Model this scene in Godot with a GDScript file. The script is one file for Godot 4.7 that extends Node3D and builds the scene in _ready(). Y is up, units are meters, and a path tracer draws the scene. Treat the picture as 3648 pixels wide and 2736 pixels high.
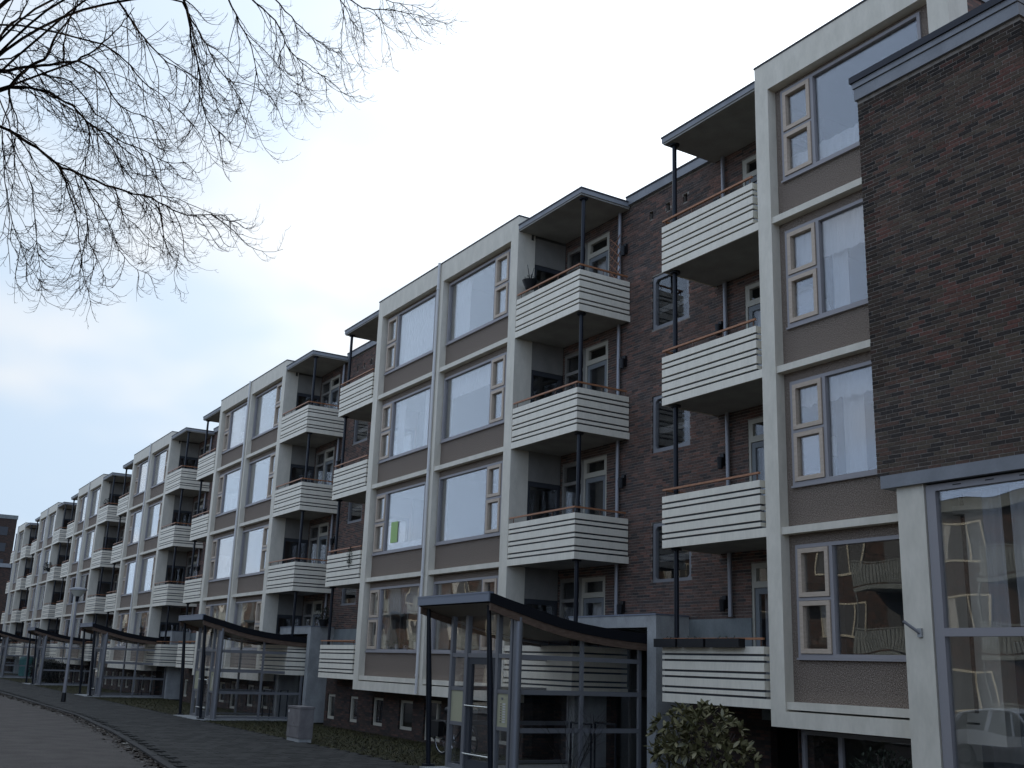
extends Node3D
# A row of post-war flats seen obliquely from across the street on a bright winter day, the sun behind the building.

const P := 17.05          # from one bay to the next along the row
const BW := 8.53          # width of a bay of two windows
const SH := 2.83          # storey height
const G := -1.1           # pavement level
var rng := RandomNumberGenerator.new()
var M := {}
var boxes := {}

func _ready():
	rng.seed = 4711
	make_camera_and_light()
	make_materials()
	build_ground()
	build_block()
	build_annex()
	build_far_buildings()
	build_opposite()
	build_next_block()
	build_shelters()
	build_street_things()
	build_balcony_things()
	build_plants()
	build_tree()

# ------------------------------------------------------------------ camera, sky, sun
func make_camera_and_light():
	var cam := Camera3D.new()
	cam.name = "camera"
	cam.position = Vector3(13.348, 0.883, 13.296)
	var b := Basis(Vector3.UP, 1.0257) * Basis(Vector3.RIGHT, 0.2593) * Basis(Vector3.BACK, 0.0360)
	cam.basis = b
	cam.fov = 39.554
	cam.near = 0.05
	cam.far = 900.0
	add_child(cam)
	cam.current = true
	var env := Environment.new()
	env.background_mode = Environment.BG_SKY
	env.tonemap_mode = Environment.TONE_MAPPER_LINEAR
	env.tonemap_exposure = 1.05
	env.sdfgi_enabled = true
	env.ssao_enabled = true
	env.ssil_enabled = true
	env.fog_enabled = false
	env.fog_density = 0.0006
	env.fog_light_color = Color(0.86, 0.91, 1.0)
	var sky := Sky.new()
	var pm := PanoramaSkyMaterial.new()
	pm.panorama = sky_image()
	sky.sky_material = pm
	env.sky = sky
	env.background_energy_multiplier = 1.0
	var we := WorldEnvironment.new()
	we.name = "world"
	we.environment = env
	add_child(we)
	var sun := DirectionalLight3D.new()
	sun.name = "sun"
	sun.light_energy = 1.1
	sun.light_angular_distance = 0.5
	sun.light_color = Color(1.0, 0.95, 0.86)
	sun.shadow_enabled = true
	add_child(sun)
	sun.look_at_from_position(sun_dir() * 100.0, Vector3.ZERO, Vector3.UP)

func sun_dir() -> Vector3:
	var az := deg_to_rad(-42.0)
	var el := deg_to_rad(28.0)
	return Vector3(sin(az) * cos(el), sin(el), -cos(az) * cos(el))

func sky_image() -> ImageTexture:
	var w := 1024
	var h := 512
	var n := FastNoiseLite.new()
	n.seed = 7
	n.noise_type = FastNoiseLite.TYPE_SIMPLEX_SMOOTH
	n.fractal_type = FastNoiseLite.FRACTAL_FBM
	n.fractal_octaves = 5
	n.frequency = 1.0
	var s := sun_dir()
	var img := Image.create(w, h, false, Image.FORMAT_RGBF)
	for j in h:
		var th := (j + 0.5) / h * PI
		for i in w:
			var ph := (i + 0.5) / w * TAU
			var d := Vector3(sin(ph) * sin(th), cos(th), -cos(ph) * sin(th))
			var up := maxf(d.y, 0.0)
			var ang := acos(clampf(d.dot(s), -1.0, 1.0))
			var hazy := Vector3(0.50, 0.65, 0.82).lerp(Vector3(0.66, 0.78, 0.94), pow(up, 0.7))
			var clear := Vector3(0.84, 1.08, 1.50).lerp(Vector3(0.43, 0.59, 0.92), pow(up, 0.6))
			var c := hazy.lerp(clear, smoothstep(0.8, 1.9, ang))
			var glare := 1.7 * exp(-ang / deg_to_rad(13.0))
			# thin high cloud, drawn on a flat layer above
			var q := d / maxf(0.22 + up, 0.05)
			var cl := n.get_noise_3d(q.x * 0.9, 3.0, q.z * 0.9) + 0.35 * n.get_noise_3d(q.x * 2.6, 9.0, q.z * 2.6)
			var cover := smoothstep(-0.1, 0.55, cl) * (0.25 + 0.45 * smoothstep(2.2, 1.0, ang))
			var cloud := Vector3(0.98, 0.99, 1.0) * (0.78 + 0.3 * exp(-ang / 0.6))
			c = c.lerp(cloud, cover)
			c += Vector3(1.0, 0.985, 0.95) * glare
			if d.y < 0.0:
				c = c.lerp(Vector3(0.25, 0.25, 0.25), smoothstep(0.0, 0.12, -d.y))
			img.set_pixel(i, j, Color(c.x, c.y, c.z))
	return ImageTexture.create_from_image(img)

# ------------------------------------------------------------------ materials
func lin(r: float, g: float, b: float) -> Color:
	return Color(r, g, b).linear_to_srgb()

func noise_img(seed_: int, freq: float, kind := FastNoiseLite.TYPE_SIMPLEX_SMOOTH, oct := 4, size := 512) -> Image:
	var n := FastNoiseLite.new()
	n.seed = seed_
	n.noise_type = kind
	n.frequency = freq
	n.fractal_type = FastNoiseLite.FRACTAL_FBM
	n.fractal_octaves = oct
	return n.get_seamless_image(size, size)

# a colour texture that runs between two linear colours along one noise, with a finer second noise over it
func ntex(c0: Vector3, c1: Vector3, seed_: int, freq: float, fine := 0.12, fine_freq := 0.12, kind := FastNoiseLite.TYPE_SIMPLEX_SMOOTH, size := 512) -> ImageTexture:
	var a := noise_img(seed_, freq, kind, 4, size)
	var b := noise_img(seed_ + 50, fine_freq, FastNoiseLite.TYPE_SIMPLEX_SMOOTH, 3, size)
	var out := Image.create(size, size, true, Image.FORMAT_RGB8)
	for y in size:
		for x in size:
			var t := a.get_pixel(x, y).r
			var f := (b.get_pixel(x, y).r - 0.5) * 2.0 * fine
			var c := c0.lerp(c1, clampf((t - 0.5) * 1.5 + 0.5, 0.0, 1.0)) * (1.0 + f)
			out.set_pixel(x, y, Color(c.x, c.y, c.z).linear_to_srgb())
	out.generate_mipmaps()
	return ImageTexture.create_from_image(out)

func mat(name_: String, color: Color, rough := 0.7, metal := 0.0, spec := 0.4) -> StandardMaterial3D:
	var m := StandardMaterial3D.new()
	m.resource_name = name_
	m.albedo_color = color
	m.roughness = rough
	m.metallic = metal
	m.metallic_specular = spec
	return m

func tmat(name_: String, tex: Texture2D, scale: Vector3, rough := 0.8, spec := 0.35, tint := Color.WHITE) -> StandardMaterial3D:
	var m := mat(name_, tint, rough, 0.0, spec)
	m.albedo_texture = tex
	m.uv1_triplanar = true
	m.uv1_world_triplanar = true
	m.uv1_scale = scale
	return m

func normal_tex(seed_: int, freq: float, oct := 3, size := 512, strength := 4.0) -> ImageTexture:
	var im := noise_img(seed_, freq, FastNoiseLite.TYPE_SIMPLEX_SMOOTH, oct, size)
	im.convert(Image.FORMAT_RGBA8)
	im.bump_map_to_normal_map(strength)
	return ImageTexture.create_from_image(im)

# long shallow ripples, as in drawn window glass
func ripple_tex(seed_: int) -> ImageTexture:
	var r := RandomNumberGenerator.new()
	r.seed = seed_
	var w := []
	for k in 9:
		w.append([r.randi_range(-4, 4), r.randi_range(-3, 3), r.randf() * TAU, r.randf_range(0.5, 1.0)])
	var s := 256
	var im := Image.create(s, s, false, Image.FORMAT_RGB8)
	for y in s:
		for x in s:
			var dx := 0.0
			var dy := 0.0
			for q in w:
				var c: float = cos(TAU * (q[0] * x + q[1] * y) / s + q[2]) * q[3]
				dx += c * q[0]
				dy += c * q[1]
			var n := Vector3(dx * 0.09, dy * 0.09, 1.0).normalized()
			im.set_pixel(x, y, Color(n.x * 0.5 + 0.5, n.y * 0.5 + 0.5, n.z * 0.5 + 0.5))
	return ImageTexture.create_from_image(im)

func glass(name_: String, coat: float, nrm: Texture2D, wave: float, tint := Color(0.30, 0.33, 0.34, 0.02)) -> StandardMaterial3D:
	var m := mat(name_, tint, 0.0, coat, 0.6)
	m.transparency = BaseMaterial3D.TRANSPARENCY_ALPHA
	if nrm:
		m.normal_enabled = true
		m.normal_texture = nrm
		m.normal_scale = wave
		m.uv1_triplanar = true
		m.uv1_world_triplanar = true
		m.uv1_scale = Vector3(0.33, 0.33, 0.33)
	return m

func make_materials():
	var weather := ntex(Vector3(0.62, 0.57, 0.46), Vector3(0.71, 0.65, 0.53), 3, 0.012, 0.04, 0.07)
	M.paint = tmat("pale_painted_concrete", weather, Vector3(0.4, 0.16, 0.4), 0.6)
	M.slat = tmat("painted_balcony_board", ntex(Vector3(0.73, 0.67, 0.54), Vector3(0.80, 0.735, 0.595), 4, 0.012, 0.05, 0.07), Vector3(0.5, 0.12, 0.5), 0.5)
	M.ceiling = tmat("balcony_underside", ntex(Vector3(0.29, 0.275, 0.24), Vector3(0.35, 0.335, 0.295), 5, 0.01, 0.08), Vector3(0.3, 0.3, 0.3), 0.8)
	M.plaster = tmat("grey_green_plaster", ntex(Vector3(0.15, 0.165, 0.16), Vector3(0.20, 0.215, 0.21), 6, 0.012, 0.08), Vector3(0.3, 0.18, 0.3), 0.8)
	M.loggia = tmat("beige_loggia_plaster", ntex(Vector3(0.22, 0.205, 0.18), Vector3(0.26, 0.245, 0.215), 8, 0.012, 0.05), Vector3(0.3, 0.2, 0.3), 0.8)
	var pebble := ntex(Vector3(0.065, 0.049, 0.038), Vector3(0.37, 0.295, 0.23), 11, 0.11, 0.45, 0.2)
	M.pebble = tmat("exposed_aggregate_panel", pebble, Vector3(0.75, 0.75, 0.75), 0.85)
	var pn := normal_tex(12, 0.09, 2, 512, 8.0)
	M.pebble.normal_enabled = true
	M.pebble.normal_texture = pn
	M.pebble.normal_scale = 0.7
	M.mortar = tmat("mortar", ntex(Vector3(0.19, 0.165, 0.135), Vector3(0.28, 0.245, 0.205), 14, 0.02, 0.15), Vector3(0.6, 0.6, 0.6), 0.9)
	var bt := ntex(Vector3(0.62, 0.62, 0.62), Vector3(1.0, 1.0, 1.0), 17, 0.03, 0.18, 0.15)
	M.brick = tmat("brick", bt, Vector3(1.3, 1.3, 1.3), 0.85, 0.3)
	M.brick.vertex_color_use_as_albedo = true
	M.brick_far = tmat("brickwork_far", brick_tex(), Vector3(0.455, 0.455, 0.455), 0.85, 0.3)
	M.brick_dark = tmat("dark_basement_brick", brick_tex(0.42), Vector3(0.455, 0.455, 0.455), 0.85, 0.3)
	for i in 5:
		var c: Vector3 = [Vector3(0.074, 0.055, 0.042), Vector3(0.098, 0.068, 0.049), Vector3(0.122, 0.072, 0.052), Vector3(0.047, 0.038, 0.032), Vector3(0.106, 0.080, 0.056)][i]
		M["annex_brick_%d" % i] = tmat("annex_brick", bt, Vector3(1.3, 1.3, 1.3), 0.8, 0.35, lin(c.x, c.y, c.z))
	M.frame = mat("grey_window_frame", lin(0.30, 0.28, 0.275), 0.45)
	M.casement = tmat("varnished_casement", ntex(Vector3(0.45, 0.36, 0.27), Vector3(0.52, 0.42, 0.32), 19, 0.02, 0.08), Vector3(0.5, 2.0, 0.5), 0.5)
	M.cream = mat("cream_paint", lin(0.43, 0.40, 0.32), 0.5)
	M.door = mat("grey_door_paint", lin(0.17, 0.18, 0.18), 0.5)
	M.dark_frame = mat("dark_frame_paint", lin(0.046, 0.049, 0.055), 0.5)
	M.fascia = tmat("blue_grey_fascia", ntex(Vector3(0.20, 0.205, 0.21), Vector3(0.25, 0.255, 0.26), 21, 0.01, 0.05), Vector3(0.3, 0.3, 0.3), 0.5)
	M.cap = mat("bitumen_edge", lin(0.025, 0.027, 0.034), 0.6)
	M.bitumen = mat("roof_felt", lin(0.014, 0.014, 0.016), 0.9, 0.0, 0.2)
	M.pole = mat("blue_black_enamel", lin(0.011, 0.013, 0.018), 0.35, 0.0, 0.35)
	M.pipe = mat("zinc_grey_pipe", lin(0.30, 0.295, 0.30), 0.4, 0.3)
	M.pipe_white = mat("white_pipe", lin(0.62, 0.60, 0.56), 0.4)
	M.rail = tmat("varnished_handrail", ntex(Vector3(0.30, 0.13, 0.065), Vector3(0.42, 0.20, 0.10), 23, 0.02, 0.1), Vector3(0.6, 4.0, 0.6), 0.4)
	M.bracket = mat("rail_bracket", lin(0.16, 0.09, 0.06), 0.5)
	M.black = mat("black_plastic", lin(0.012, 0.012, 0.013), 0.45)
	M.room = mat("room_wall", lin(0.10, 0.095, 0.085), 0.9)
	M.net = mat("net_curtain", lin(0.38, 0.38, 0.37), 0.95, 0.0, 0.1)
	M.net.backlight = Color(0.6, 0.6, 0.6)
	M.drape = mat("cream_drape", lin(0.36, 0.32, 0.26), 0.95, 0.0, 0.1)
	M.drape.backlight = Color(0.3, 0.3, 0.3)
	M.pink = mat("pink_drape", lin(0.40, 0.24, 0.19), 0.95, 0.0, 0.1)
	M.pink.backlight = Color(0.2, 0.2, 0.2)
	M.shade_cloth = mat("grey_drape", lin(0.12, 0.12, 0.12), 0.95, 0.0, 0.1)
	var wave := ripple_tex(31)
	M.glass = glass("window_glass", 0.0, wave, 0.0007)
	M.glass_old = glass("old_window_glass", 0.0, wave, 0.0028)
	M.glass_clear = glass("shelter_glass", 0.0, wave, 0.003)
	M.steel = mat("galvanised_steel", lin(0.22, 0.22, 0.225), 0.4, 0.35)
	M.alu = mat("aluminium_edge", lin(0.20, 0.22, 0.26), 0.4, 0.4)
	M.bright = mat("polished_handle", lin(0.75, 0.75, 0.70), 0.15, 1.0)
	M.soffit = mat("plywood_soffit", lin(0.24, 0.20, 0.155), 0.6)
	M.board = tmat("varnished_plywood_edge", ntex(Vector3(0.10, 0.065, 0.045), Vector3(0.15, 0.10, 0.07), 27, 0.02, 0.1), Vector3(0.5, 2.0, 0.5), 0.5)
	M.beige = mat("beige_panel", lin(0.42, 0.40, 0.26), 0.5)
	M.concrete = tmat("cast_concrete", ntex(Vector3(0.29, 0.29, 0.275), Vector3(0.38, 0.38, 0.36), 33, 0.012, 0.1), Vector3(0.35, 0.2, 0.35), 0.8)
	M.asphalt = tmat("asphalt", ntex(Vector3(0.070, 0.059, 0.051), Vector3(0.098, 0.084, 0.073), 35, 0.008, 0.25, 0.2), Vector3(0.25, 0.25, 0.25), 0.85)
	M.asphalt.normal_enabled = true
	M.asphalt.normal_texture = normal_tex(36, 0.16, 2, 512, 6.0)
	M.asphalt.normal_scale = 0.6
	M.soil = tmat("dark_soil", ntex(Vector3(0.016, 0.014, 0.009), Vector3(0.034, 0.030, 0.016), 39, 0.01, 0.3), Vector3(0.2, 0.2, 0.2), 0.95)
	M.joint = tmat("sand_joint", ntex(Vector3(0.020, 0.019, 0.016), Vector3(0.04, 0.037, 0.03), 41, 0.02, 0.2), Vector3(0.4, 0.4, 0.4), 0.95)
	var st := ntex(Vector3(0.75, 0.75, 0.75), Vector3(1.0, 1.0, 1.0), 43, 0.02, 0.2, 0.16)
	M.slab = tmat("paving_slab", st, Vector3(0.5, 0.5, 0.5), 0.85, 0.3)
	M.slab.vertex_color_use_as_albedo = true
	for i in 3:
		var v: float = [0.036, 0.044, 0.056][i]
		M["slab_%d" % i] = tmat("paving_slab", st, Vector3(0.5, 0.5, 0.5), 0.85, 0.3, lin(v, v * 0.95, v * 0.84))
	M.kerb = tmat("kerb_stone", st, Vector3(0.5, 0.5, 0.5), 0.85, 0.3, lin(0.06, 0.056, 0.052))
	M.leaf = mat("vertex_leaf", Color.WHITE, 0.6, 0.0, 0.35)
	M.leaf.vertex_color_use_as_albedo = true
	M.leaf.backlight = Color(0.15, 0.15, 0.15)
	M.bark = tmat("bark", ntex(Vector3(0.07, 0.052, 0.046), Vector3(0.125, 0.10, 0.085), 47, 0.03, 0.2), Vector3(1.0, 0.4, 1.0), 0.9)
	M.white_car = mat("white_car_paint", lin(0.74, 0.74, 0.73), 0.25, 0.0, 0.5)
	M.white_car.clearcoat_enabled = true
	M.rubber = mat("rubber", lin(0.015, 0.015, 0.015), 0.8)
	M.chrome = mat("chrome", lin(0.6, 0.6, 0.6), 0.2, 1.0)

# running-bond brickwork for walls too far off to tell the bricks apart, 2.2 m square
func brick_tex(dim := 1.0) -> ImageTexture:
	var s := 512
	var im := Image.create(s, s, true, Image.FORMAT_RGB8)
	var n := noise_img(61, 0.02, FastNoiseLite.TYPE_SIMPLEX_SMOOTH, 4, s)
	var r := RandomNumberGenerator.new()
	r.seed = 99
	var rows := 36
	for row in rows:
		var y0 := int(row * s / float(rows))
		var y1 := int((row + 1) * s / float(rows))
		var off := int((0.5 * (row % 2)) * s / 10.0)
		for col in 10:
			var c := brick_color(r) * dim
			for y in range(y0, y1):
				for x in range(int(col * s / 10.0), int((col + 1) * s / 10.0)):
					var edge: bool = y - y0 < 3 or x - int(col * s / 10.0) < 2
					var v := c * (0.8 + 0.4 * n.get_pixel(x, y).r)
					if edge:
						v = Vector3(0.10, 0.085, 0.075) * dim
					im.set_pixel((x + off) % s, y, Color(v.x, v.y, v.z).linear_to_srgb())
	im.generate_mipmaps()
	return ImageTexture.create_from_image(im)

func brick_color(r: RandomNumberGenerator) -> Vector3:
	var t := r.randf()
	var c := Vector3(0.165, 0.104, 0.082).lerp(Vector3(0.118, 0.086, 0.073), r.randf())
	if t < 0.2:
		c = Vector3(0.205, 0.115, 0.088)
	elif t < 0.38:
		c = Vector3(0.088, 0.072, 0.065)
	return c * r.randf_range(0.82, 1.15)

# ------------------------------------------------------------------ building helpers
func free_name(parent: Node, called: String) -> String:
	if not parent.has_node(NodePath(called)):
		return called
	var key := "n_" + called
	var k: int = parent.get_meta(key, 0) + 1
	parent.set_meta(key, k)
	return "%s_%03d" % [called, k]

func node3(parent: Node, called: String, at := Vector3.ZERO, turn := 0.0) -> Node3D:
	var n := Node3D.new()
	n.name = free_name(parent, called)
	n.position = at
	n.rotation.y = turn
	parent.add_child(n, true)
	return n

func tag(n: Node, label: String, category: String, group := "") -> Node:
	n.set_meta("label", label)
	if category != "":
		n.set_meta("category", category)
	if group != "":
		n.set_meta("group", group)
	return n

func kind(n: Node, k: String) -> Node:
	n.set_meta("kind", k)
	return n

func put(parent: Node, called: String, mesh: Mesh, m: Material, at := Vector3.ZERO, basis_ := Basis.IDENTITY) -> MeshInstance3D:
	var o := MeshInstance3D.new()
	o.name = free_name(parent, called)
	o.mesh = mesh
	o.material_override = m
	o.transform = Transform3D(basis_, at)
	parent.add_child(o, true)
	return o

func unit_box(size: Vector3) -> BoxMesh:
	var key := "%.4f_%.4f_%.4f" % [size.x, size.y, size.z]
	if not boxes.has(key):
		var b := BoxMesh.new()
		b.size = size
		boxes[key] = b
	return boxes[key]

# one box part, given by its extents
func bx(parent: Node, called: String, m: Material, x0: float, x1: float, y0: float, y1: float, z0: float, z1: float) -> MeshInstance3D:
	var a := Vector3(minf(x0, x1), minf(y0, y1), minf(z0, z1))
	var b := Vector3(maxf(x0, x1), maxf(y0, y1), maxf(z0, z1))
	return put(parent, called, unit_box(b - a), m, (a + b) / 2.0)

func start() -> SurfaceTool:
	var st := SurfaceTool.new()
	st.begin(Mesh.PRIMITIVE_TRIANGLES)
	return st

# a box with slightly broken edges, added to a mesh in progress
func sb(st: SurfaceTool, x0: float, x1: float, y0: float, y1: float, z0: float, z1: float):
	var a := Vector3(minf(x0, x1), minf(y0, y1), minf(z0, z1))
	var b := Vector3(maxf(x0, x1), maxf(y0, y1), maxf(z0, z1))
	st.append_from(unit_box((b - a).snappedf(0.0001)), 0, Transform3D(Basis.IDENTITY, (a + b) / 2.0))

func done(st: SurfaceTool, parent: Node, called: String, m: Material) -> MeshInstance3D:
	return put(parent, called, st.commit(), m)

func quad(st: SurfaceTool, a: Vector3, b: Vector3, c: Vector3, d: Vector3):   # corners run anticlockwise as seen from the front
	var n := (b - a).cross(d - a).normalized()
	for v in [a, c, b, a, d, c]:
		st.set_normal(n)
		st.add_vertex(v)

func cyl(r: float, h: float, top := -1.0, sides := 14) -> CylinderMesh:
	var c := CylinderMesh.new()
	c.bottom_radius = r
	c.top_radius = r if top < 0.0 else top
	c.height = h
	c.radial_segments = sides
	c.rings = 1
	return c

# a round bar between two points
func rod(parent: Node, called: String, m: Material, a: Vector3, b: Vector3, r: float, r2 := -1.0, sides := 10) -> MeshInstance3D:
	var d := b - a
	var y := d.normalized()
	var x := y.cross(Vector3(0.3, 0.1, 0.95) if absf(y.z) < 0.8 else Vector3(1, 0.1, 0)).normalized()
	return put(parent, called, cyl(r, d.length(), r2, sides), m, (a + b) / 2.0, Basis(x, y, x.cross(y)))

func srod(st: SurfaceTool, a: Vector3, b: Vector3, r: float, r2 := -1.0, sides := 8):
	var d := b - a
	var y := d.normalized()
	var x := y.cross(Vector3(0.3, 0.1, 0.95) if absf(y.z) < 0.8 else Vector3(1, 0.1, 0)).normalized()
	st.append_from(cyl(r, d.length(), r2, sides), 0, Transform3D(Basis(x, y, x.cross(y)), (a + b) / 2.0))

# a wall sheet parallel to the street with rectangular openings
func wall_z(st: SurfaceTool, x0: float, x1: float, y0: float, y1: float, z0: float, z1: float, holes: Array):
	var ys := [y0, y1]
	for h in holes:
		for y in [h.position.y, h.end.y]:
			if y > y0 and y < y1 and not ys.has(y):
				ys.append(y)
	ys.sort()
	for i in ys.size() - 1:
		var ya: float = ys[i]
		var yb: float = ys[i + 1]
		var cuts := []
		for h in holes:
			if h.position.y < yb - 0.001 and h.end.y > ya + 0.001:
				cuts.append([h.position.x, h.end.x])
		cuts.sort_custom(func(p, q): return p[0] < q[0])
		var x := x0
		for c in cuts:
			if c[0] > x:
				sb(st, x, minf(c[0], x1), ya, yb, z0, z1)
			x = maxf(x, c[1])
		if x < x1:
			sb(st, x, x1, ya, yb, z0, z1)

# bricks as real pieces: a list of [centre, length] in running bond, holes left out
func brick_spots(x0: float, x1: float, y0: float, y1: float, holes: Array, seed_: int, course := 0.0615, pitch := 0.22) -> Array:
	var r := RandomNumberGenerator.new()
	r.seed = seed_
	var out := []
	var rows := int((y1 - y0) / course)
	for row in rows:
		var y := y0 + (row + 0.5) * course
		var x := x0 - pitch * (0.5 if row % 2 else 0.0) - (0.05 if row % 4 == 1 else 0.0)
		while x < x1:
			var a := maxf(x + 0.005, x0)
			var b := minf(x + pitch - 0.005, x1)
			x += pitch
			if b - a < 0.03:
				continue
			for h in holes:
				if y > h.position.y and y < h.end.y:
					if a < h.end.x and b > h.position.x:
						if a < h.position.x:
							b = minf(b, h.position.x)
						elif b > h.end.x:
							a = maxf(a, h.end.x)
						else:
							b = a
			if b - a < 0.03:
				continue
			out.append([Vector2((a + b) / 2.0, y), b - a])
	return out

func brick_mass(parent: Node, spots: Array, xf: Transform3D, colors: Callable, seed_: int):
	var r := RandomNumberGenerator.new()
	r.seed = seed_
	var mm := MultiMesh.new()
	mm.transform_format = MultiMesh.TRANSFORM_3D
	mm.use_colors = true
	mm.mesh = unit_box(Vector3.ONE)
	mm.instance_count = spots.size()
	for i in spots.size():
		var s = spots[i]
		var z := r.randf_range(-0.0025, 0.0025)
		var b := Basis.from_scale(Vector3(s[1], 0.0505, 0.03))
		mm.set_instance_transform(i, xf * Transform3D(b, Vector3(s[0].x, s[0].y, z)))
		var c: Vector3 = colors.call(r, s[0])
		mm.set_instance_color(i, Color(c.x, c.y, c.z))
	var o := MultiMeshInstance3D.new()
	o.name = free_name(parent, "brickwork")
	o.multimesh = mm
	o.material_override = M.brick
	parent.add_child(o, true)
	kind(o, "stuff")

# ------------------------------------------------------------------ the long block of flats
var block: Node3D

func build_block():
	block = node3(self, "apartment_block")
	tag(block, "long four-storey row of flats with pale concrete frames, brown panels and slatted corner balconies", "building")
	bay(0, 0.0, 4.25, [true, false])
	for i in range(1, 6):
		bay(i, -P * i, -P * i + BW, [true, true])
	bay(6, -P * 6 + 4.28, -P * 6 + BW, [false, true])
	for i in 6:
		stairwell(i)
	# gable end beside the corner house and the rear of the row
	var st := start()
	sb(st, 4.0, 4.246, G, 11.62, -9.0, -0.502)
	done(st, block, "gable_wall", M.brick_far)
	bx(block, "gable_fascia", M.fascia, 4.2, 4.275, 11.62, 12.0, -9.0, -0.36)
	bx(block, "gable_roof_edge", M.cap, 4.2, 4.285, 12.0, 12.06, -9.0, -0.36)
	bx(block, "rear_wall", M.brick_far, -98.0, 4.25, G, 12.0, -9.3, -9.0)
	bx(block, "flat_roof", M.bitumen, -98.0, 4.2, 11.9, 12.02, -9.0, -1.64)
	bx(block, "end_wall", M.brick_far, -98.3, -98.02, G, 12.0, -9.0, -0.42)
	# the balconies that the last visible bay carries on its far side
	for k in 4:
		balcony(-98.02, -1.0, k, false)

func bay(i: int, x0: float, x1: float, sides: Array):
	var near := i < 3
	var half := x1 - x0 < 5.0
	var piers := []
	if i == 6:
		piers = [[x0, x0 + 0.26], [x1 - 0.36, x1]]
	elif half:
		piers = [[x0, x0 + 0.33], [x1 - 0.38, x1]]
	else:
		piers = [[x0, x0 + 0.33], [x0 + 4.20, x0 + 4.45], [x1 - 0.36, x1]]
	for p in piers:
		bx(block, "pier", M.paint, p[0], p[1], 0.35, 11.6, -0.5, 0.0)
	var st := start()
	sb(st, x0, x1, 11.6, 12.17, -0.4, 0.0)
	sb(st, x0, x0 + 0.25, 11.93, 12.17, -1.6, -0.4)
	sb(st, x1 - 0.25, x1, 11.93, 12.17, -1.6, -0.4)
	done(st, block, "parapet", M.paint)
	st = start()
	sb(st, x0 - 0.012, x1 + 0.012, 12.17, 12.205, -0.45, 0.014)
	sb(st, x0 - 0.012, x0 + 0.3, 12.17, 12.205, -1.6, -0.45)
	sb(st, x1 - 0.3, x1 + 0.012, 12.17, 12.205, -1.6, -0.45)
	done(st, block, "roof_edge", M.cap)
	bx(block, "base_beam", M.paint, x0, x1, 0.1, 0.35, -0.6, 0.0)
	for w in piers.size() - 1:
		var a: float = piers[w][1]
		var b: float = piers[w + 1][0]
		var casement_left: bool = sides[0] and w == 0
		var wx0 := a + (0.10 if casement_left else 0.08)
		var wx1 := b - (0.46 if casement_left and not half else 0.30)
		if half and i == 0:
			wx0 = 0.49
			wx1 = 3.60
		elif casement_left:
			wx0 = x0 + 0.41
			wx1 = x0 + 3.72
		else:
			wx0 = x1 - 4.02
			wx1 = x1 - 0.63
		for k in 4:
			var y := 0.40 + SH * k
			var hole := Rect2(wx0, 1.20 + SH * k, wx1 - wx0, 1.83)
			st = start()
			wall_z(st, a, b, y + 0.10, y + SH if k < 3 else 11.6, -0.34, -0.2, [hole])
			done(st, block, "aggregate_panel", M.pebble)
			bx(block, "sill_band", M.paint, a, b, y - 0.02, y + 0.10, -0.3, -0.025)
			window(hole, casement_left, i, w, k, near)
	if not half or i == 6:
		var px := x0 + (4.25 if not half else 0.05)
		var pipe := start()
		srod(pipe, Vector3(px, 0.13, 0.052), Vector3(px, 12.2, 0.052), 0.042)
		if near:
			for y in [0.6, 3.3, 6.1, 8.9, 11.4]:
				srod(pipe, Vector3(px, y - 0.03, 0.052), Vector3(px, y + 0.03, 0.052), 0.052)
		done(pipe, block, "downpipe", M.pipe_white)
	# rooms behind the windows
	st = start()
	var zb := -4.6
	for k in 5:
		var fy := 0.38 + SH * k
		sb(st, x0 + 0.05, x1 - 0.05, fy - 0.12, fy + 0.08, zb, -0.345)
	sb(st, x0 + 0.05, x1 - 0.05, 0.3, 11.8, zb - 0.2, zb)
	for p in piers:
		var pm: float = (p[0] + p[1]) / 2.0
		if p == piers[0] and i != 0:
			pm = p[0] + 0.1
		sb(st, pm - 0.06, pm + 0.06, 0.3, 11.8, zb, -1.6 if (p == piers[0] or p == piers[piers.size() - 1]) else -0.5)
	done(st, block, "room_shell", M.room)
	bx(block, "bay_roof", M.bitumen, x0 + 0.26, x1 - 0.26, 11.9, 12.02, -1.635, -0.41)
	basement(i, x0, x1)

# what hangs in the windows that the photograph shows best: [bay, window, storey] -> kind
const DRESS := {
	"0_0_3": "half", "0_0_2": "roller_valance", "0_0_1": "valance_drape", "0_0_0": "none",
	"1_0_3": "full", "1_1_3": "left_drape", "1_0_2": "side_nets", "1_1_2": "valance", "1_0_1": "low", "1_1_1": "none",
	"1_0_0": "blind", "1_1_0": "drapes", "2_0_0": "side_nets", "2_1_0": "drapes", "3_0_0": "pink", "3_1_0": "pink"}

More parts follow.
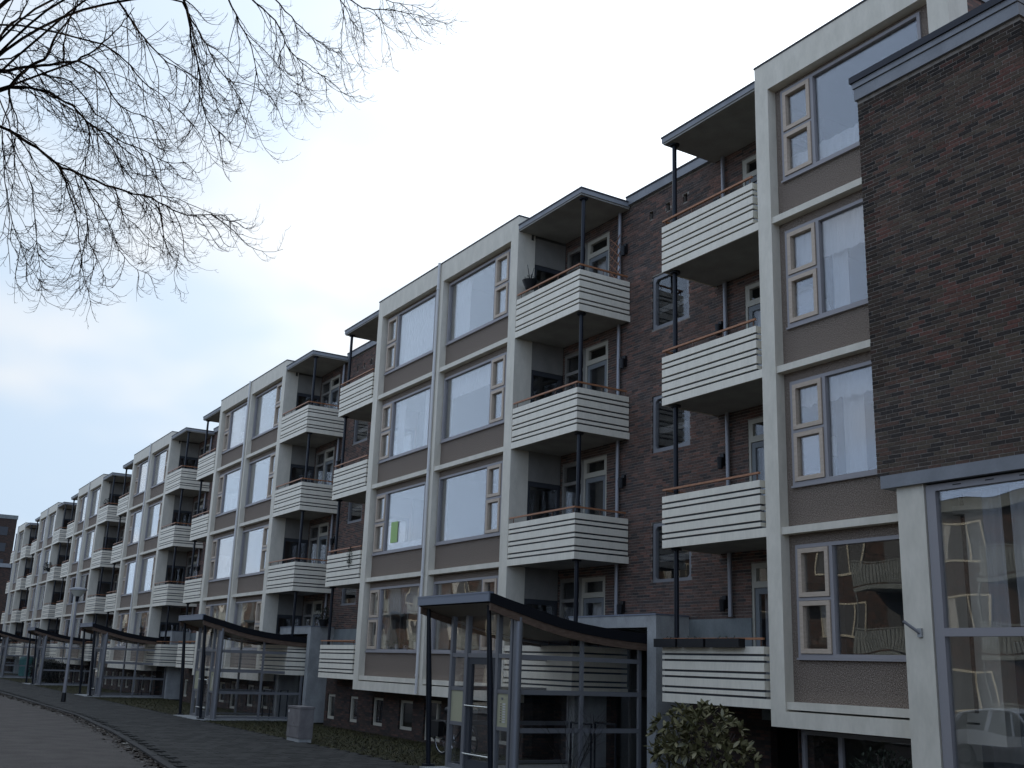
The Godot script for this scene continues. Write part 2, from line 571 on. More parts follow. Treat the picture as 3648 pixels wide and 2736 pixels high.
func window(r: Rect2, casement_left: bool, i: int, w: int, k: int, near: bool):
	var o := node3(block, "window")
	var x0 := r.position.x
	var x1 := r.end.x
	var y0 := r.position.y
	var y1 := r.end.y
	var zf := -0.165
	var zb := -0.26
	var t := 0.06
	var cw := 0.76
	var mx := x0 + cw if casement_left else x1 - cw
	var ym := (y0 + y1) / 2.0 + 0.02
	var st := start()
	sb(st, x0, x1, y0, y0 + t, zb, zf)
	sb(st, x0, x1, y1 - t, y1, zb, zf)
	sb(st, x0, x0 + t, y0 + t, y1 - t, zb, zf)
	sb(st, x1 - t, x1, y0 + t, y1 - t, zb, zf)
	sb(st, mx - 0.035, mx + 0.035, y0 + t, y1 - t, zb, zf)
	var ca := x0 + t if casement_left else mx + 0.035
	var cb := mx - 0.035 if casement_left else x1 - t
	sb(st, ca, cb, ym - 0.025, ym + 0.025, zb, zf)
	sb(st, x0 - 0.02, x1 + 0.02, y0 - 0.035, y0 - 0.002, -0.25, -0.14)
	done(st, o, "frame", M.frame)
	for q in [[y0 + t, ym - 0.025], [ym + 0.025, y1 - t]]:
		var cf := start()
		var c := 0.075
		var ya: float = q[0] + 0.008
		var yb: float = q[1] - 0.008
		var xa := ca + 0.008
		var xb := cb - 0.008
		sb(cf, xa, xb, ya, ya + c, zb + 0.01, zf + 0.022)
		sb(cf, xa, xb, yb - c, yb, zb + 0.01, zf + 0.022)
		sb(cf, xa, xa + c, ya + c, yb - c, zb + 0.01, zf + 0.022)
		sb(cf, xb - c, xb, ya + c, yb - c, zb + 0.01, zf + 0.022)
		done(cf, o, "casement", M.casement)
		double_pane(o, M.glass_old if k == 0 else M.glass, xa + c - 0.01, xb - c + 0.01, ya + c - 0.01, yb - c + 0.01, -0.205)
	var pa := mx + 0.035 if casement_left else x0 + t
	var pb := x1 - t if casement_left else mx - 0.035
	double_pane(o, M.glass_old if k == 0 else M.glass, pa - 0.01, pb + 0.01, y0 + t - 0.01, y1 - t + 0.01, -0.215)
	# curtains
	var key := "%d_%d_%d" % [i, w, k]
	var rr := RandomNumberGenerator.new()
	rr.seed = hash(key)
	var how: String = DRESS.get(key, ["full", "side_nets", "none", "none", "drapes", "left_drape", "low", "none", "low"][rr.randi() % 9])
	var z := -0.40
	var ya2 := y0 - 0.03
	var yb2 := y1 + 0.03
	match how:
		"full":
			curtain(o, x0, x1, ya2, yb2, z, M.net, rr, 0.0, 0.0)
		"left_drape":
			curtain(o, pa, pa + 0.85, ya2, yb2, z, M.net, rr, 0.0, 0.0)
			curtain(o, ca - 0.1, cb + 0.1, ya2, yb2, z, M.net, rr, 0.0, 0.0)
		"side_nets":
			curtain(o, pa, pa + 0.45, ya2, yb2, z, M.net, rr, 0.0, 0.0)
			curtain(o, pb - 0.75, pb, ya2, yb2, z, M.net, rr, 0.0, 0.0)
		"drapes":
			curtain(o, x0, x0 + 0.55, ya2, yb2, z, M.drape, rr, 0.0, 0.0)
			curtain(o, x1 - 0.75, x1, ya2, yb2, z, M.drape, rr, 0.0, 0.0)
		"valance":
			curtain(o, x0, x1, yb2 - 0.62, yb2, z, M.net, rr, 0.0, 0.04)
		"roller_valance":
			curtain(o, x0, x1, yb2 - 0.70, yb2, z, M.net, rr, 0.0, 0.02)
			curtain(o, pa, pa + 0.35, ya2, yb2, z - 0.1, M.net, rr, 0.0, 0.0)
		"valance_drape":
			curtain(o, x0, x1, yb2 - 0.48, yb2, z, M.net, rr, 0.0, 0.06)
			curtain(o, pa + 0.05, pa + 0.5, ya2, yb2, z - 0.12, M.net, rr, 0.0, 0.0)
		"half":
			curtain(o, x0, x1, ya2, y0 + 0.56, z, M.net, rr, 0.04, 0.0)
		"pink":
			curtain(o, x0 + 0.9, x1, ya2, yb2, z, M.pink, rr, 0.0, 0.0)
		"low":
			curtain(o, x0, x1, ya2, y0 + 0.28, z, M.net, rr, 0.02, 0.0)
		"blind":
			curtain(o, pa, pb, y0 + 1.05, yb2, z, M.net, rr, 0.0, 0.0)

# a sealed double-glazing unit: two sheets of glass in one pane
func double_pane(o: Node, m: Material, x0: float, x1: float, y0: float, y1: float, z: float):
	var st := start()
	sb(st, x0, x1, y0, y1, z - 0.004, z)
	sb(st, x0, x1, y0, y1, z - 0.014, z - 0.010)
	sb(st, x0, x1, y0, y1, z - 0.024, z - 0.020)
	done(st, o, "pane", m)

# a hanging cloth with folds; its top or bottom hem may be scalloped
func curtain(parent: Node, x0: float, x1: float, y0: float, y1: float, z: float, m: Material, r: RandomNumberGenerator, top_s: float, bot_s: float):
	var st := start()
	st.set_smooth_group(0)
	var n := maxi(8, int((x1 - x0) / 0.04))
	var ph := r.randf() * 6.0
	var pv := PackedVector3Array()
	for i in n + 1:
		var x := lerpf(x0, x1, float(i) / n)
		var fz := z + 0.013 * sin(x * 42.0 + ph) + 0.013 * sin(x * 17.0 + ph * 2.0)
		var sc := absf(sin(x * PI / 0.28))
		pv.append(Vector3(x, y0 + bot_s * (1.0 - sc), fz))
		pv.append(Vector3(x, y1 - top_s * (1.0 - sc), fz))
	for i in n:
		var a := pv[2 * i]
		var b := pv[2 * i + 2]
		var c := pv[2 * i + 3]
		var d := pv[2 * i + 1]
		for v in [a, c, b, a, d, c]:
			st.add_vertex(v)
	st.generate_normals()
	done(st, parent, "curtain", m)

func basement(i: int, x0: float, x1: float):
	# half-sunk storage floor under the frame, set back
	var holes := []
	var z := -0.6
	if i == 0:
		holes = [Rect2(0.02, -1.0, 3.6, 1.05)]
	elif i == 6:
		pass
	else:
		holes = [Rect2(x0 + 0.16, -0.90, 0.74, 0.79), Rect2(x0 + 1.96, -0.90, 0.86, 0.79), Rect2(x0 + 3.50, -1.08, 0.98, 1.04), Rect2(x0 + 5.6, -0.90, 0.8, 0.79), Rect2(x0 + 7.3, -0.90, 0.8, 0.79)]
	var st := start()
	wall_z(st, x0 - 0.0, x1, G - 0.1, 0.1, z - 0.15, z, holes)
	sb(st, x0, x0 + 0.2, G - 0.1, 0.1, -1.5, z - 0.15)
	sb(st, x1 - 0.2, x1, G - 0.1, 0.1, -1.5, z - 0.15)
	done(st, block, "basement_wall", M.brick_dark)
	for h in holes:
		var o := node3(block, "basement_window")
		var f := start()
		var a: float = h.position.x
		var b: float = h.end.x
		var c: float = h.position.y
		var d: float = h.end.y
		var zf := z - 0.06
		sb(f, a, a + 0.07, c, d, zf - 0.06, zf)
		sb(f, b - 0.07, b, c, d, zf - 0.06, zf)
		sb(f, a + 0.07, b - 0.07, c, c + 0.08, zf - 0.06, zf)
		sb(f, a + 0.07, b - 0.07, d - 0.07, d, zf - 0.06, zf)
		if b - a > 2.0:
			sb(f, a + 0.78, a + 0.86, c + 0.08, d - 0.07, zf - 0.06, zf)
		elif b - a > 0.9:
			sb(f, a + 0.62, a + 0.68, c + 0.08, d - 0.07, zf - 0.06, zf)
			sb(f, a + 0.68, b - 0.07, c + 0.36, c + 0.42, zf - 0.06, zf)
		done(f, o, "frame", M.cream if i > 0 else M.frame)
		bx(o, "pane", M.glass, a + 0.06, b - 0.06, c + 0.07, d - 0.06, zf - 0.045, zf - 0.035)
	st = start()
	sb(st, x0 + 0.2, x1 - 0.2, G - 0.1, 0.1, -2.6, -2.5)
	sb(st, x0 + 0.2, x1 - 0.2, G - 0.12, G - 0.02, -2.5, -0.76)
	done(st, block, "cellar_room", M.dark_frame if i > 0 else M.room)

# ------------------------------------------------------------------ recessed stair and loggia part between two bays
func stairwell(s: int):
	var xr := -P * s            # left side of the bay on the right
	var xl := -P * (s + 1) + BW # right side of the bay on the left
	var z := -1.48
	var holes := []
	var wins := []
	for k in 3:
		wins.append(Rect2(xl + 3.60, 2.73 + 2.85 * k, 1.27, 1.30))
	holes.append_array(wins)
	for k in 4:
		var fy := 0.53 + SH * k
		holes.append(Rect2(xl + 0.06, fy, 1.86, 2.44))
		holes.append(Rect2(xr - 1.92, fy, 1.86, 2.44))
	var vents := []
	for c in [3.49, 4.10, 4.70]:
		vents.append(Rect2(xl + c, 11.2, 0.14, 0.21))
	holes.append_array(vents)
	var st := start()
	var all := holes.duplicate()
	if s < 2:
		wall_z(st, xl, xr, 1.95, 11.83, z - 0.15, z - 0.006, all)
		done(st, block, "mortar_bed", M.mortar)
		var spots := brick_spots(xl, xr, 1.95, 11.83, all, 100 + s)
		var pn := FastNoiseLite.new()
		pn.seed = 5
		pn.frequency = 0.5
		brick_mass(block, spots, Transform3D(Basis.IDENTITY, Vector3(0, 0, z - 0.015)), func(r, p): return brick_color(r) * (1.0 + 0.3 * pn.get_noise_2d(p.x, p.y)), 200 + s)
	else:
		wall_z(st, xl, xr, 1.95, 11.83, z - 0.15, z, all)
		done(st, block, "brick_wall", M.brick_far)
	for v in vents:
		bx(block, "vent_grille", M.black, v.position.x, v.end.x, v.position.y, v.end.y, z - 0.2, z - 0.09)
	st = start()
	wall_z(st, xl, xr, 0.9, 1.95, z - 0.15, z + 0.02, [Rect2(xl + 2.2, G - 0.1, 2.4, 2.55), holes[3], holes[4]])
	done(st, block, "plaster_base", M.plaster)
	st = start()
	wall_z(st, xl, xl + 2.2, G - 0.1, 0.9, z - 0.15, z + 0.016, [holes[3]])
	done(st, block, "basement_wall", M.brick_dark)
	st = start()
	wall_z(st, xl + 4.6, xr, G - 0.1, 0.9, z - 0.15, z + 0.016, [holes[4], Rect2(xr - 1.5, G - 0.1, 1.1, 1.25)])
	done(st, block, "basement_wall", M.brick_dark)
	bx(block, "stair_fascia", M.fascia, xl + 2.7, xr - 2.85, 11.83, 12.03, z - 0.2, z + 0.09)
	bx(block, "stair_roof_edge", M.cap, xl + 2.7, xr - 2.85, 12.03, 12.07, z - 0.2, z + 0.11)
	for w in wins:
		stair_window(w, z)
	# the dark stair hall and the rooms behind the loggia doors
	st = start()
	for k in 5:
		var fy := 0.53 + SH * k
		sb(st, xl + 0.02, xr - 0.02, fy - 0.16, fy - 0.02, -4.6, z - 0.16)
	sb(st, xl + 0.02, xr - 0.02, G - 0.1, 11.8, -4.8, -4.6)
	for x in [xl + 0.0, xl + 2.6, xr - 2.7, xr - 0.1]:
		sb(st, x, x + 0.1, G, 11.8, -4.6, z - 0.16)
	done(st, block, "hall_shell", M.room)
	for k in 4:
		balcony(xl, 1.0, k, s < 3)
		balcony(xr, -1.0, k, s < 3)
		loggia(xl, 1.0, k, s)
		loggia(xr, -1.0, k, s)
	for side in [[xl, 1.0], [xr, -1.0]]:
		var a: float = side[0]
		var d: float = side[1]
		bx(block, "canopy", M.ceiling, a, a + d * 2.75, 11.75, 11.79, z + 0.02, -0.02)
		bx(block, "canopy_fascia", M.fascia, a, a + d * 2.78, 11.79, 11.9, z + 0.02, 0.0)
		bx(block, "canopy_edge", M.cap, a, a + d * 2.795, 11.9, 11.935, z + 0.02, 0.014)
		var px := a + d * 2.43
		rod(block, "rain_pipe", M.pipe, Vector3(px, 1.98, z + 0.07), Vector3(px, 11.75, z + 0.07), 0.045)
	# half-sunk storage under the left-hand balcony of the bay on the right
	if s > 0:
		var bh := [Rect2(xr - 3.30, -0.9, 0.62, 0.76), Rect2(xr - 1.50, -0.9, 0.6, 0.76)]
		st = start()
		wall_z(st, xr - 3.5, xr, G - 0.1, 0.37, -0.75, -0.6, bh)
		done(st, block, "basement_wall", M.brick_dark)
		for h in bh:
			var o := node3(block, "basement_window")
			var f := start()
			sb(f, h.position.x, h.position.x + 0.07, h.position.y, h.end.y, -0.72, -0.64)
			sb(f, h.end.x - 0.07, h.end.x, h.position.y, h.end.y, -0.72, -0.64)
			sb(f, h.position.x + 0.07, h.end.x - 0.07, h.position.y, h.position.y + 0.08, -0.72, -0.64)
			sb(f, h.position.x + 0.07, h.end.x - 0.07, h.end.y - 0.07, h.end.y, -0.72, -0.64)
			done(f, o, "frame", M.cream)
			bx(o, "pane", M.glass, h.position.x + 0.06, h.end.x - 0.06, h.position.y + 0.07, h.end.y - 0.06, -0.70, -0.69)
	else:
		bx(block, "lintel", M.plaster, xr - 1.62, xr - 0.3, 0.12, 0.30, z + 0.02, z + 0.1)
	# concrete portal at the stair door
	var sh: float = SHIFT[s]
	var qa := -6.75 + sh
	var qb := -3.70 + sh
	st = start()
	sb(st, qa, qb, 1.76, 2.0, z + 0.02, -0.6)
	sb(st, qb - 0.28, qb, G - 0.05, 1.76, z + 0.02, -0.6)
	sb(st, qa, qa + 0.28, G - 0.05, 1.76, z + 0.02, -0.6)
	done(st, block, "entrance_portal", M.concrete)
	bx(block, "portal_flashing", M.alu, qa - 0.01, qb + 0.01, 2.0, 2.03, z + 0.02, -0.585)

const SHIFT := [0.0, -18.6, -36.7, -54.0, -71.0, -88.0]

func stair_window(r: Rect2, z: float):
	var o := node3(block, "stair_window")
	var a := r.position.x
	var b := r.end.x
	var c := r.position.y
	var d := r.end.y
	var st := start()
	var t := 0.085
	var zf := z - 0.03
	sb(st, a, a + t, c, d, zf - 0.09, zf)
	sb(st, b - t, b, c, d, zf - 0.09, zf)
	sb(st, a + t, b - t, c, c + t, zf - 0.09, zf)
	sb(st, a + t, b - t, d - t, d, zf - 0.09, zf)
	# rounded inner corners of the steel frame
	for q in [[a + t, c + t, 1.0, 1.0], [b - t, c + t, -1.0, 1.0], [a + t, d - t, 1.0, -1.0], [b - t, d - t, -1.0, -1.0]]:
		for n in 4:
			var u := 0.075 * (1.0 - sin((n + 0.5) / 4.0 * PI / 2.0))
			var v0: float = q[1] + q[3] * 0.075 * n / 4.0
			var v1: float = q[1] + q[3] * 0.075 * (n + 1) / 4.0
			sb(st, q[0], q[0] + q[2] * u, v0, v1, zf - 0.07, zf - 0.004)
	done(st, o, "frame", M.steel)
	bx(o, "pane", M.glass_clear, a + t - 0.01, b - t + 0.01, c + t - 0.01, d - t + 0.01, zf - 0.06, zf - 0.05)

func balcony(x: float, d: float, k: int, near: bool):
	var o := node3(block, "balcony")
	var yb := 0.37 + SH * k
	var yt := yb + 1.0
	var w := 2.78
	var zb := -1.46
	var st := start()
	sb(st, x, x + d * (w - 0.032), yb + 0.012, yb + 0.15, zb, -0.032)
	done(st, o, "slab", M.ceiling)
	var u0 := 0.02 if d > 0.0 else 0.13
	var rows := [[0.0, 0.152], [0.190, 0.259], [0.297, 0.441], [0.479, 0.548], [0.586, 0.732], [0.770, 0.839], [0.877, 1.0]]
	for n in rows.size():
		st = start()
		var ya: float = yb + rows[n][0]
		var yc: float = yb + rows[n][1]
		sb(st, x + d * (0.0 if n == 0 else u0), x + d * w, ya, yc, -0.03, 0.0)
		sb(st, x + d * (w - 0.03), x + d * w, ya, yc, zb, -0.03)
		if n == 0:
			sb(st, x + d * (w - 0.029), x + d * (w + 0.003), ya, yc - 0.003, zb - 0.02, zb + 0.12)
		if d < 0.0 and n > 0:
			sb(st, x + d * u0, x + d * (u0 + 0.03), ya, yc, -0.20, -0.03)
		done(st, o, "slat", M.slat)
	st = start()
	sb(st, x + d * (u0 + 0.01), x + d * (w - 0.032), yb + 0.15, yt - 0.01, -0.046, -0.034)
	sb(st, x + d * (w - 0.046), x + d * (w - 0.034), yb + 0.15, yt - 0.01, zb, -0.046)
	done(st, o, "backing_board", M.dark_frame)
	if d < 0.0:
		bx(o, "end_screen", M.glass_clear, x - 0.115, x - 0.01, yb + 0.2, yt - 0.06, -0.16, -0.15)
	var ry := yt + 0.13
	st = start()
	sb(st, x + d * (u0 + 0.02), x + d * (w - 0.01), ry - 0.018, ry + 0.018, -0.045, 0.0)
	sb(st, x + d * (w - 0.05), x + d * (w - 0.01), ry - 0.018, ry + 0.018, zb + 0.05, -0.045)
	done(st, o, "handrail", M.rail)
	for u in [0.2, 1.0, 1.85, 2.68]:
		bx(o, "rail_post", M.bracket, x + d * u, x + d * (u + 0.014), yt, ry - 0.018, -0.028, -0.012)
	for zz in [-0.7, -1.38]:
		bx(o, "rail_post", M.bracket, x + d * (w - 0.032), x + d * (w - 0.018), yt, ry - 0.018, zz, zz + 0.014)
	# the post that carries the slab above
	var top := yb + SH if k < 3 else 11.75
	var px := x + d * 2.60
	var pst := start()
	srod(pst, Vector3(px, yb + 0.15, -0.2), Vector3(px, top, -0.2), 0.048, -1.0, 12)
	srod(pst, Vector3(px, top - 0.035, -0.2), Vector3(px, top, -0.2), 0.10, 0.11, 14)
	done(pst, block, "balcony_post", M.pole)

func loggia(x: float, d: float, k: int, s: int):
	var fy := 0.53 + SH * k
	var top := fy + 2.67
	var z := -1.48
	# side wall of the bay: painted return, then plaster over a dark glazed screen
	bx(block, "pier_return", M.paint, x, x - d * 0.12, fy, top if k < 3 else 11.75, -0.52, -0.5)
	var st := start()
	sb(st, x - d * 0.012, x - d * 0.12, fy + 1.95, top, z, -0.52)
	done(st, block, "loggia_wall", M.loggia)
	bx(block, "loggia_plinth", M.loggia, x - d * 0.012, x - d * 0.12, fy - 0.16, fy + 0.12, z, -0.52)
	var o := node3(block, "side_window")
	var f := start()
	sb(f, x - d * 0.03, x - d * 0.10, fy + 0.12, fy + 1.95, -0.60, -0.52)
	sb(f, x - d * 0.03, x - d * 0.10, fy + 0.12, fy + 1.95, z, z + 0.08)
	sb(f, x - d * 0.03, x - d * 0.10, fy + 1.83, fy + 1.95, z + 0.08, -0.60)
	sb(f, x - d * 0.03, x - d * 0.10, fy + 0.12, fy + 0.24, z + 0.08, -0.60)
	done(f, o, "frame", M.dark_frame)
	bx(o, "pane", M.glass_old, x - d * 0.06, x - d * 0.07, fy + 0.23, fy + 1.84, z + 0.07, -0.59)
	# window and door in the back wall
	var e := node3(block, "balcony_door")
	f = start()
	var zf := z - 0.02
	var zk := z - 0.1
	var u_w0 := 0.06
	var u_w1 := 0.86
	var u_d0 := 0.98
	var u_d1 := 1.92
	var yt := fy + 2.44
	for q in [[u_w0, u_w0 + 0.06], [u_w1, u_d0]]:
		sb(f, x + d * q[0], x + d * q[1], fy, yt, zk, zf)
	sb(f, x + d * u_w0, x + d * u_w1, yt - 0.07, yt, zk, zf - 0.002)
	sb(f, x + d * u_w0, x + d * u_w1, fy + 1.90, fy + 1.98, zk, zf - 0.002)
	sb(f, x + d * u_w0, x + d * u_w1, fy + 0.55, fy + 0.62, zk, zf - 0.002)
	sb(f, x + d * (u_w0 + 0.06), x + d * u_w1, fy, fy + 0.55, zk, zf - 0.03)
	done(f, e, "frame", M.loggia)
	f = start()
	sb(f, x + d * u_d0, x + d * (u_d0 + 0.05), fy, yt, zk, zf + 0.006)
	sb(f, x + d * (u_d1 - 0.06), x + d * u_d1, fy, yt, zk, zf + 0.006)
	sb(f, x + d * (u_d0 + 0.05), x + d * (u_d1 - 0.06), yt - 0.09, yt, zk, zf + 0.006)
	sb(f, x + d * (u_d0 + 0.05), x + d * (u_d1 - 0.06), fy + 1.98, fy + 2.10, zk, zf + 0.006)
	sb(f, x + d * (u_d0 + 0.05), x + d * (u_d0 + 0.11), fy + 2.10, yt - 0.09, zk, zf + 0.004)
	sb(f, x + d * (u_d1 - 0.12), x + d * (u_d1 - 0.06), fy + 2.10, yt - 0.09, zk, zf + 0.004)
	done(f, e, "transom_frame", M.cream)
	f = start()
	var a := x + d * (u_d0 + 0.06)
	var b := x + d * (u_d1 - 0.07)
	sb(f, a, a + d * 0.10, fy + 0.03, fy + 1.97, zk + 0.01, zf - 0.01)
	sb(f, b, b - d * 0.10, fy + 0.03, fy + 1.97, zk + 0.01, zf - 0.01)
	sb(f, a + d * 0.10, b - d * 0.10, fy + 1.86, fy + 1.97, zk + 0.01, zf - 0.01)
	sb(f, a + d * 0.10, b - d * 0.10, fy + 0.03, fy + 0.5, zk + 0.01, zf - 0.01)
	done(f, e, "door_leaf", M.door)
	bx(e, "pane", M.glass_old, a + d * 0.09, b - d * 0.09, fy + 0.49, fy + 1.87, zk + 0.03, zk + 0.045)
	bx(e, "pane", M.glass_old, a + d * 0.04, b - d * 0.04, fy + 2.09, yt - 0.08, zk + 0.03, zk + 0.045)
	bx(e, "pane", M.glass_old, x + d * (u_w0 + 0.05), x + d * (u_w1 + 0.01), fy + 0.61, yt - 0.06, zk + 0.03, zk + 0.045)
	var rr := RandomNumberGenerator.new()
	rr.seed = s * 40 + k * 5 + int(d > 0.0)
	if rr.randf() < 0.8:
		curtain(e, minf(a, b) + 0.08, maxf(a, b) - 0.08, fy + 0.3, fy + 1.95, z - 0.22, M.net, rr, 0.0, 0.0)
	if s < 3:
		var lx := x + d * 2.62
		var lamp := start()
		sb(lamp, lx - 0.05, lx + 0.05, fy + 1.62, fy + 1.86, z, z + 0.06)
		srod(lamp, Vector3(lx, fy + 1.55, z + 0.1), Vector3(lx, fy + 1.78, z + 0.1), 0.05, 0.075, 10)
		done(lamp, block, "wall_lamp", M.black)

# ------------------------------------------------------------------ the brick corner house with the shop window
func build_annex():
	var o := node3(self, "brick_corner_building", Vector3.ZERO)
	tag(o, "dark brick corner building with a tall shop window below, nearest at the right", "building")
	var x0 := 2.89
	var x1 := 5.76
	var zf := 0.6
	var y0 := 3.77
	var y1 := 9.95
	var st := start()
	sb(st, x0, x1 - 0.02, y0, y1, -1.2, zf - 0.005)
	sb(st, x1 - 0.02, x1 - 0.005, y0, y1, -4.0, zf - 0.005)
	done(st, o, "mortar_bed", M.mortar)
	var pn := FastNoiseLite.new()
	pn.seed = 15
	pn.frequency = 0.9
	var spots := brick_spots(x0, x1, y0, y1, [], 77, 0.0612, 0.221)
	var r := RandomNumberGenerator.new()
	r.seed = 88
	var rest := []
	var made := 0
	for s in spots:
		if made < 296:
			made += 1
			var k := r.randi() % 5
			put(o, "brick", unit_box(Vector3(snappedf(s[1], 0.005), 0.05, 0.03)), M["annex_brick_%d" % k], Vector3(s[0].x, s[0].y, zf - 0.015 + r.randf_range(-0.0025, 0.0025)))
		else:
			rest.append(s)
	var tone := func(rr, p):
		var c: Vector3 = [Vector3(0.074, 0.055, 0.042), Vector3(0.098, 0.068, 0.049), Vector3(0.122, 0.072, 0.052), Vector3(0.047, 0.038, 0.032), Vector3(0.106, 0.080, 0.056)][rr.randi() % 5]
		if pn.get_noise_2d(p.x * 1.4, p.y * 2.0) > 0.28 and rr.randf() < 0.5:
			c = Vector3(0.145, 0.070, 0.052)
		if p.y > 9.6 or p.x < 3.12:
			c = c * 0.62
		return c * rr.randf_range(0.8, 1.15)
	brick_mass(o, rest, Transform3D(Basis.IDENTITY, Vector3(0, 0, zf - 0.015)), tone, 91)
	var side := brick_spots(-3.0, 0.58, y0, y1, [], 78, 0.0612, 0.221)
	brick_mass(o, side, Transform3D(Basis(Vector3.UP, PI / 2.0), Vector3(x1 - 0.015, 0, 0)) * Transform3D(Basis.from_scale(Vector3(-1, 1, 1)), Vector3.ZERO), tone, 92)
	# roof edge
	bx(o, "eaves_board", M.fascia, x0 - 0.02, x1 + 0.02, y1, 10.145, -3.0, zf + 0.05)
	bx(o, "eaves_moulding", M.fascia, x0 - 0.03, x1 + 0.03, 10.155, 10.25, -3.0, zf + 0.075)
	bx(o, "eaves_gap", M.cap, x0, x1, 10.145, 10.155, -3.0, zf + 0.03)
	bx(o, "roof_edge", M.cap, x0 - 0.06, x1 + 0.06, 10.25, 10.36, -3.0, zf + 0.11)
	# beam, pier and shop front
	bx(o, "shop_beam", M.fascia, x0 + 0.10, x1 + 0.02, 3.585, y0, -0.3, zf + 0.06)
	bx(o, "shop_pier", M.paint, 3.20, 3.66, G - 0.1, 3.585, -0.3, zf - 0.02)
	bx(o, "side_wall", M.plaster, 3.2, 3.5, G - 0.1, 3.585, -1.2, -0.3)
	var w := node3(o, "shop_window")
	st = start()
	var za := zf - 0.14
	var zz := zf - 0.04
	sb(st, 3.68, 3.83, G - 0.1, 3.56, za, zz)
	sb(st, 3.83, x1 - 0.12, 3.47, 3.56, za, zz)
	sb(st, 3.83, x1 - 0.12, 1.49, 1.60, za, zz)
	sb(st, 3.83, x1 - 0.12, G - 0.1, -0.75, za, zz)
	sb(st, x1 - 0.12, x1, G - 0.1, 3.56, za, zz)
	done(st, w, "frame", M.frame)
	for x in [4.12, 4.62, 5.12]:
		bx(w, "air_slot", M.black, x, x + 0.13, 3.515, 3.53, zz, zz + 0.004)
	double_pane(w, M.glass_old, 3.82, x1 - 0.11, 1.59, 3.48, zf - 0.09)
	double_pane(w, M.glass_old, 3.82, x1 - 0.11, -0.76, 1.50, zf - 0.09)
	curtain(w, 4.35, 4.62, 1.62, 3.46, zf - 0.34, M.net, r, 0.0, 0.0)
	curtain(w, 4.80, 5.02, 1.62, 3.46, zf - 0.30, M.net, r, 0.0, 0.0)
	curtain(w, 3.84, 5.6, -0.75, 1.46, zf - 0.9, M.shade_cloth, r, 0.0, 0.0)
	st = start()
	sb(st, 3.3, x1 - 0.02, 3.5, 3.77, -2.8, zf - 0.15)
	sb(st, 3.3, x1 - 0.02, G - 0.1, G, -2.8, zf - 0.15)
	sb(st, 3.3, x1, G - 0.1, 3.77, -3.0, -2.8)
	sb(st, 3.5, 3.6, G - 0.1, 3.77, -2.8, -0.3)
	sb(st, x1 - 0.08, x1, G - 0.1, 3.77, -2.8, za)
	done(st, o, "shop_room", M.door)
	# the empty bracket on the pier
	var b := node3(o, "wall_bracket")
	bx(b, "base_plate", M.concrete, 3.43, 3.50, 1.48, 1.60, zf - 0.02, zf + 0.01)
	rod(b, "tube", M.pipe, Vector3(3.465, 1.535, zf), Vector3(3.33, 1.69, zf + 0.16), 0.022)

# ------------------------------------------------------------------ ground
func kerb_z(x: float) -> float:
	var pts := [Vector2(-230, 5.9), Vector2(-25, 6.1), Vector2(-17, 6.65), Vector2(-12, 7.15), Vector2(-7.5, 7.65), Vector2(0, 8.3), Vector2(60, 12.0)]
	for i in pts.size() - 1:
		if x <= pts[i + 1].x:
			return lerpf(pts[i].y, pts[i + 1].y, clampf(inverse_lerp(pts[i].x, pts[i + 1].x, x), 0.0, 1.0))
	return 12.0

func in_view(p: Vector3) -> bool:
	var cam: Camera3D = get_node("camera")
	var q := cam.transform.affine_inverse() * p
	if q.z > -0.5:
		return false
	var t := tan(deg_to_rad(cam.fov / 2.0))
	return absf(q.y / -q.z) < t and absf(q.x / -q.z) < t * 4.0 / 3.0

func sheet(called: String, m: Material, x0: float, x1: float, z0: float, z1: float, y: float) -> MeshInstance3D:
	var st := start()
	quad(st, Vector3(x0, y, z1), Vector3(x1, y, z1), Vector3(x1, y, z0), Vector3(x0, y, z0))
	var o := done(st, self, called, m)
	kind(o, "structure")
	return o

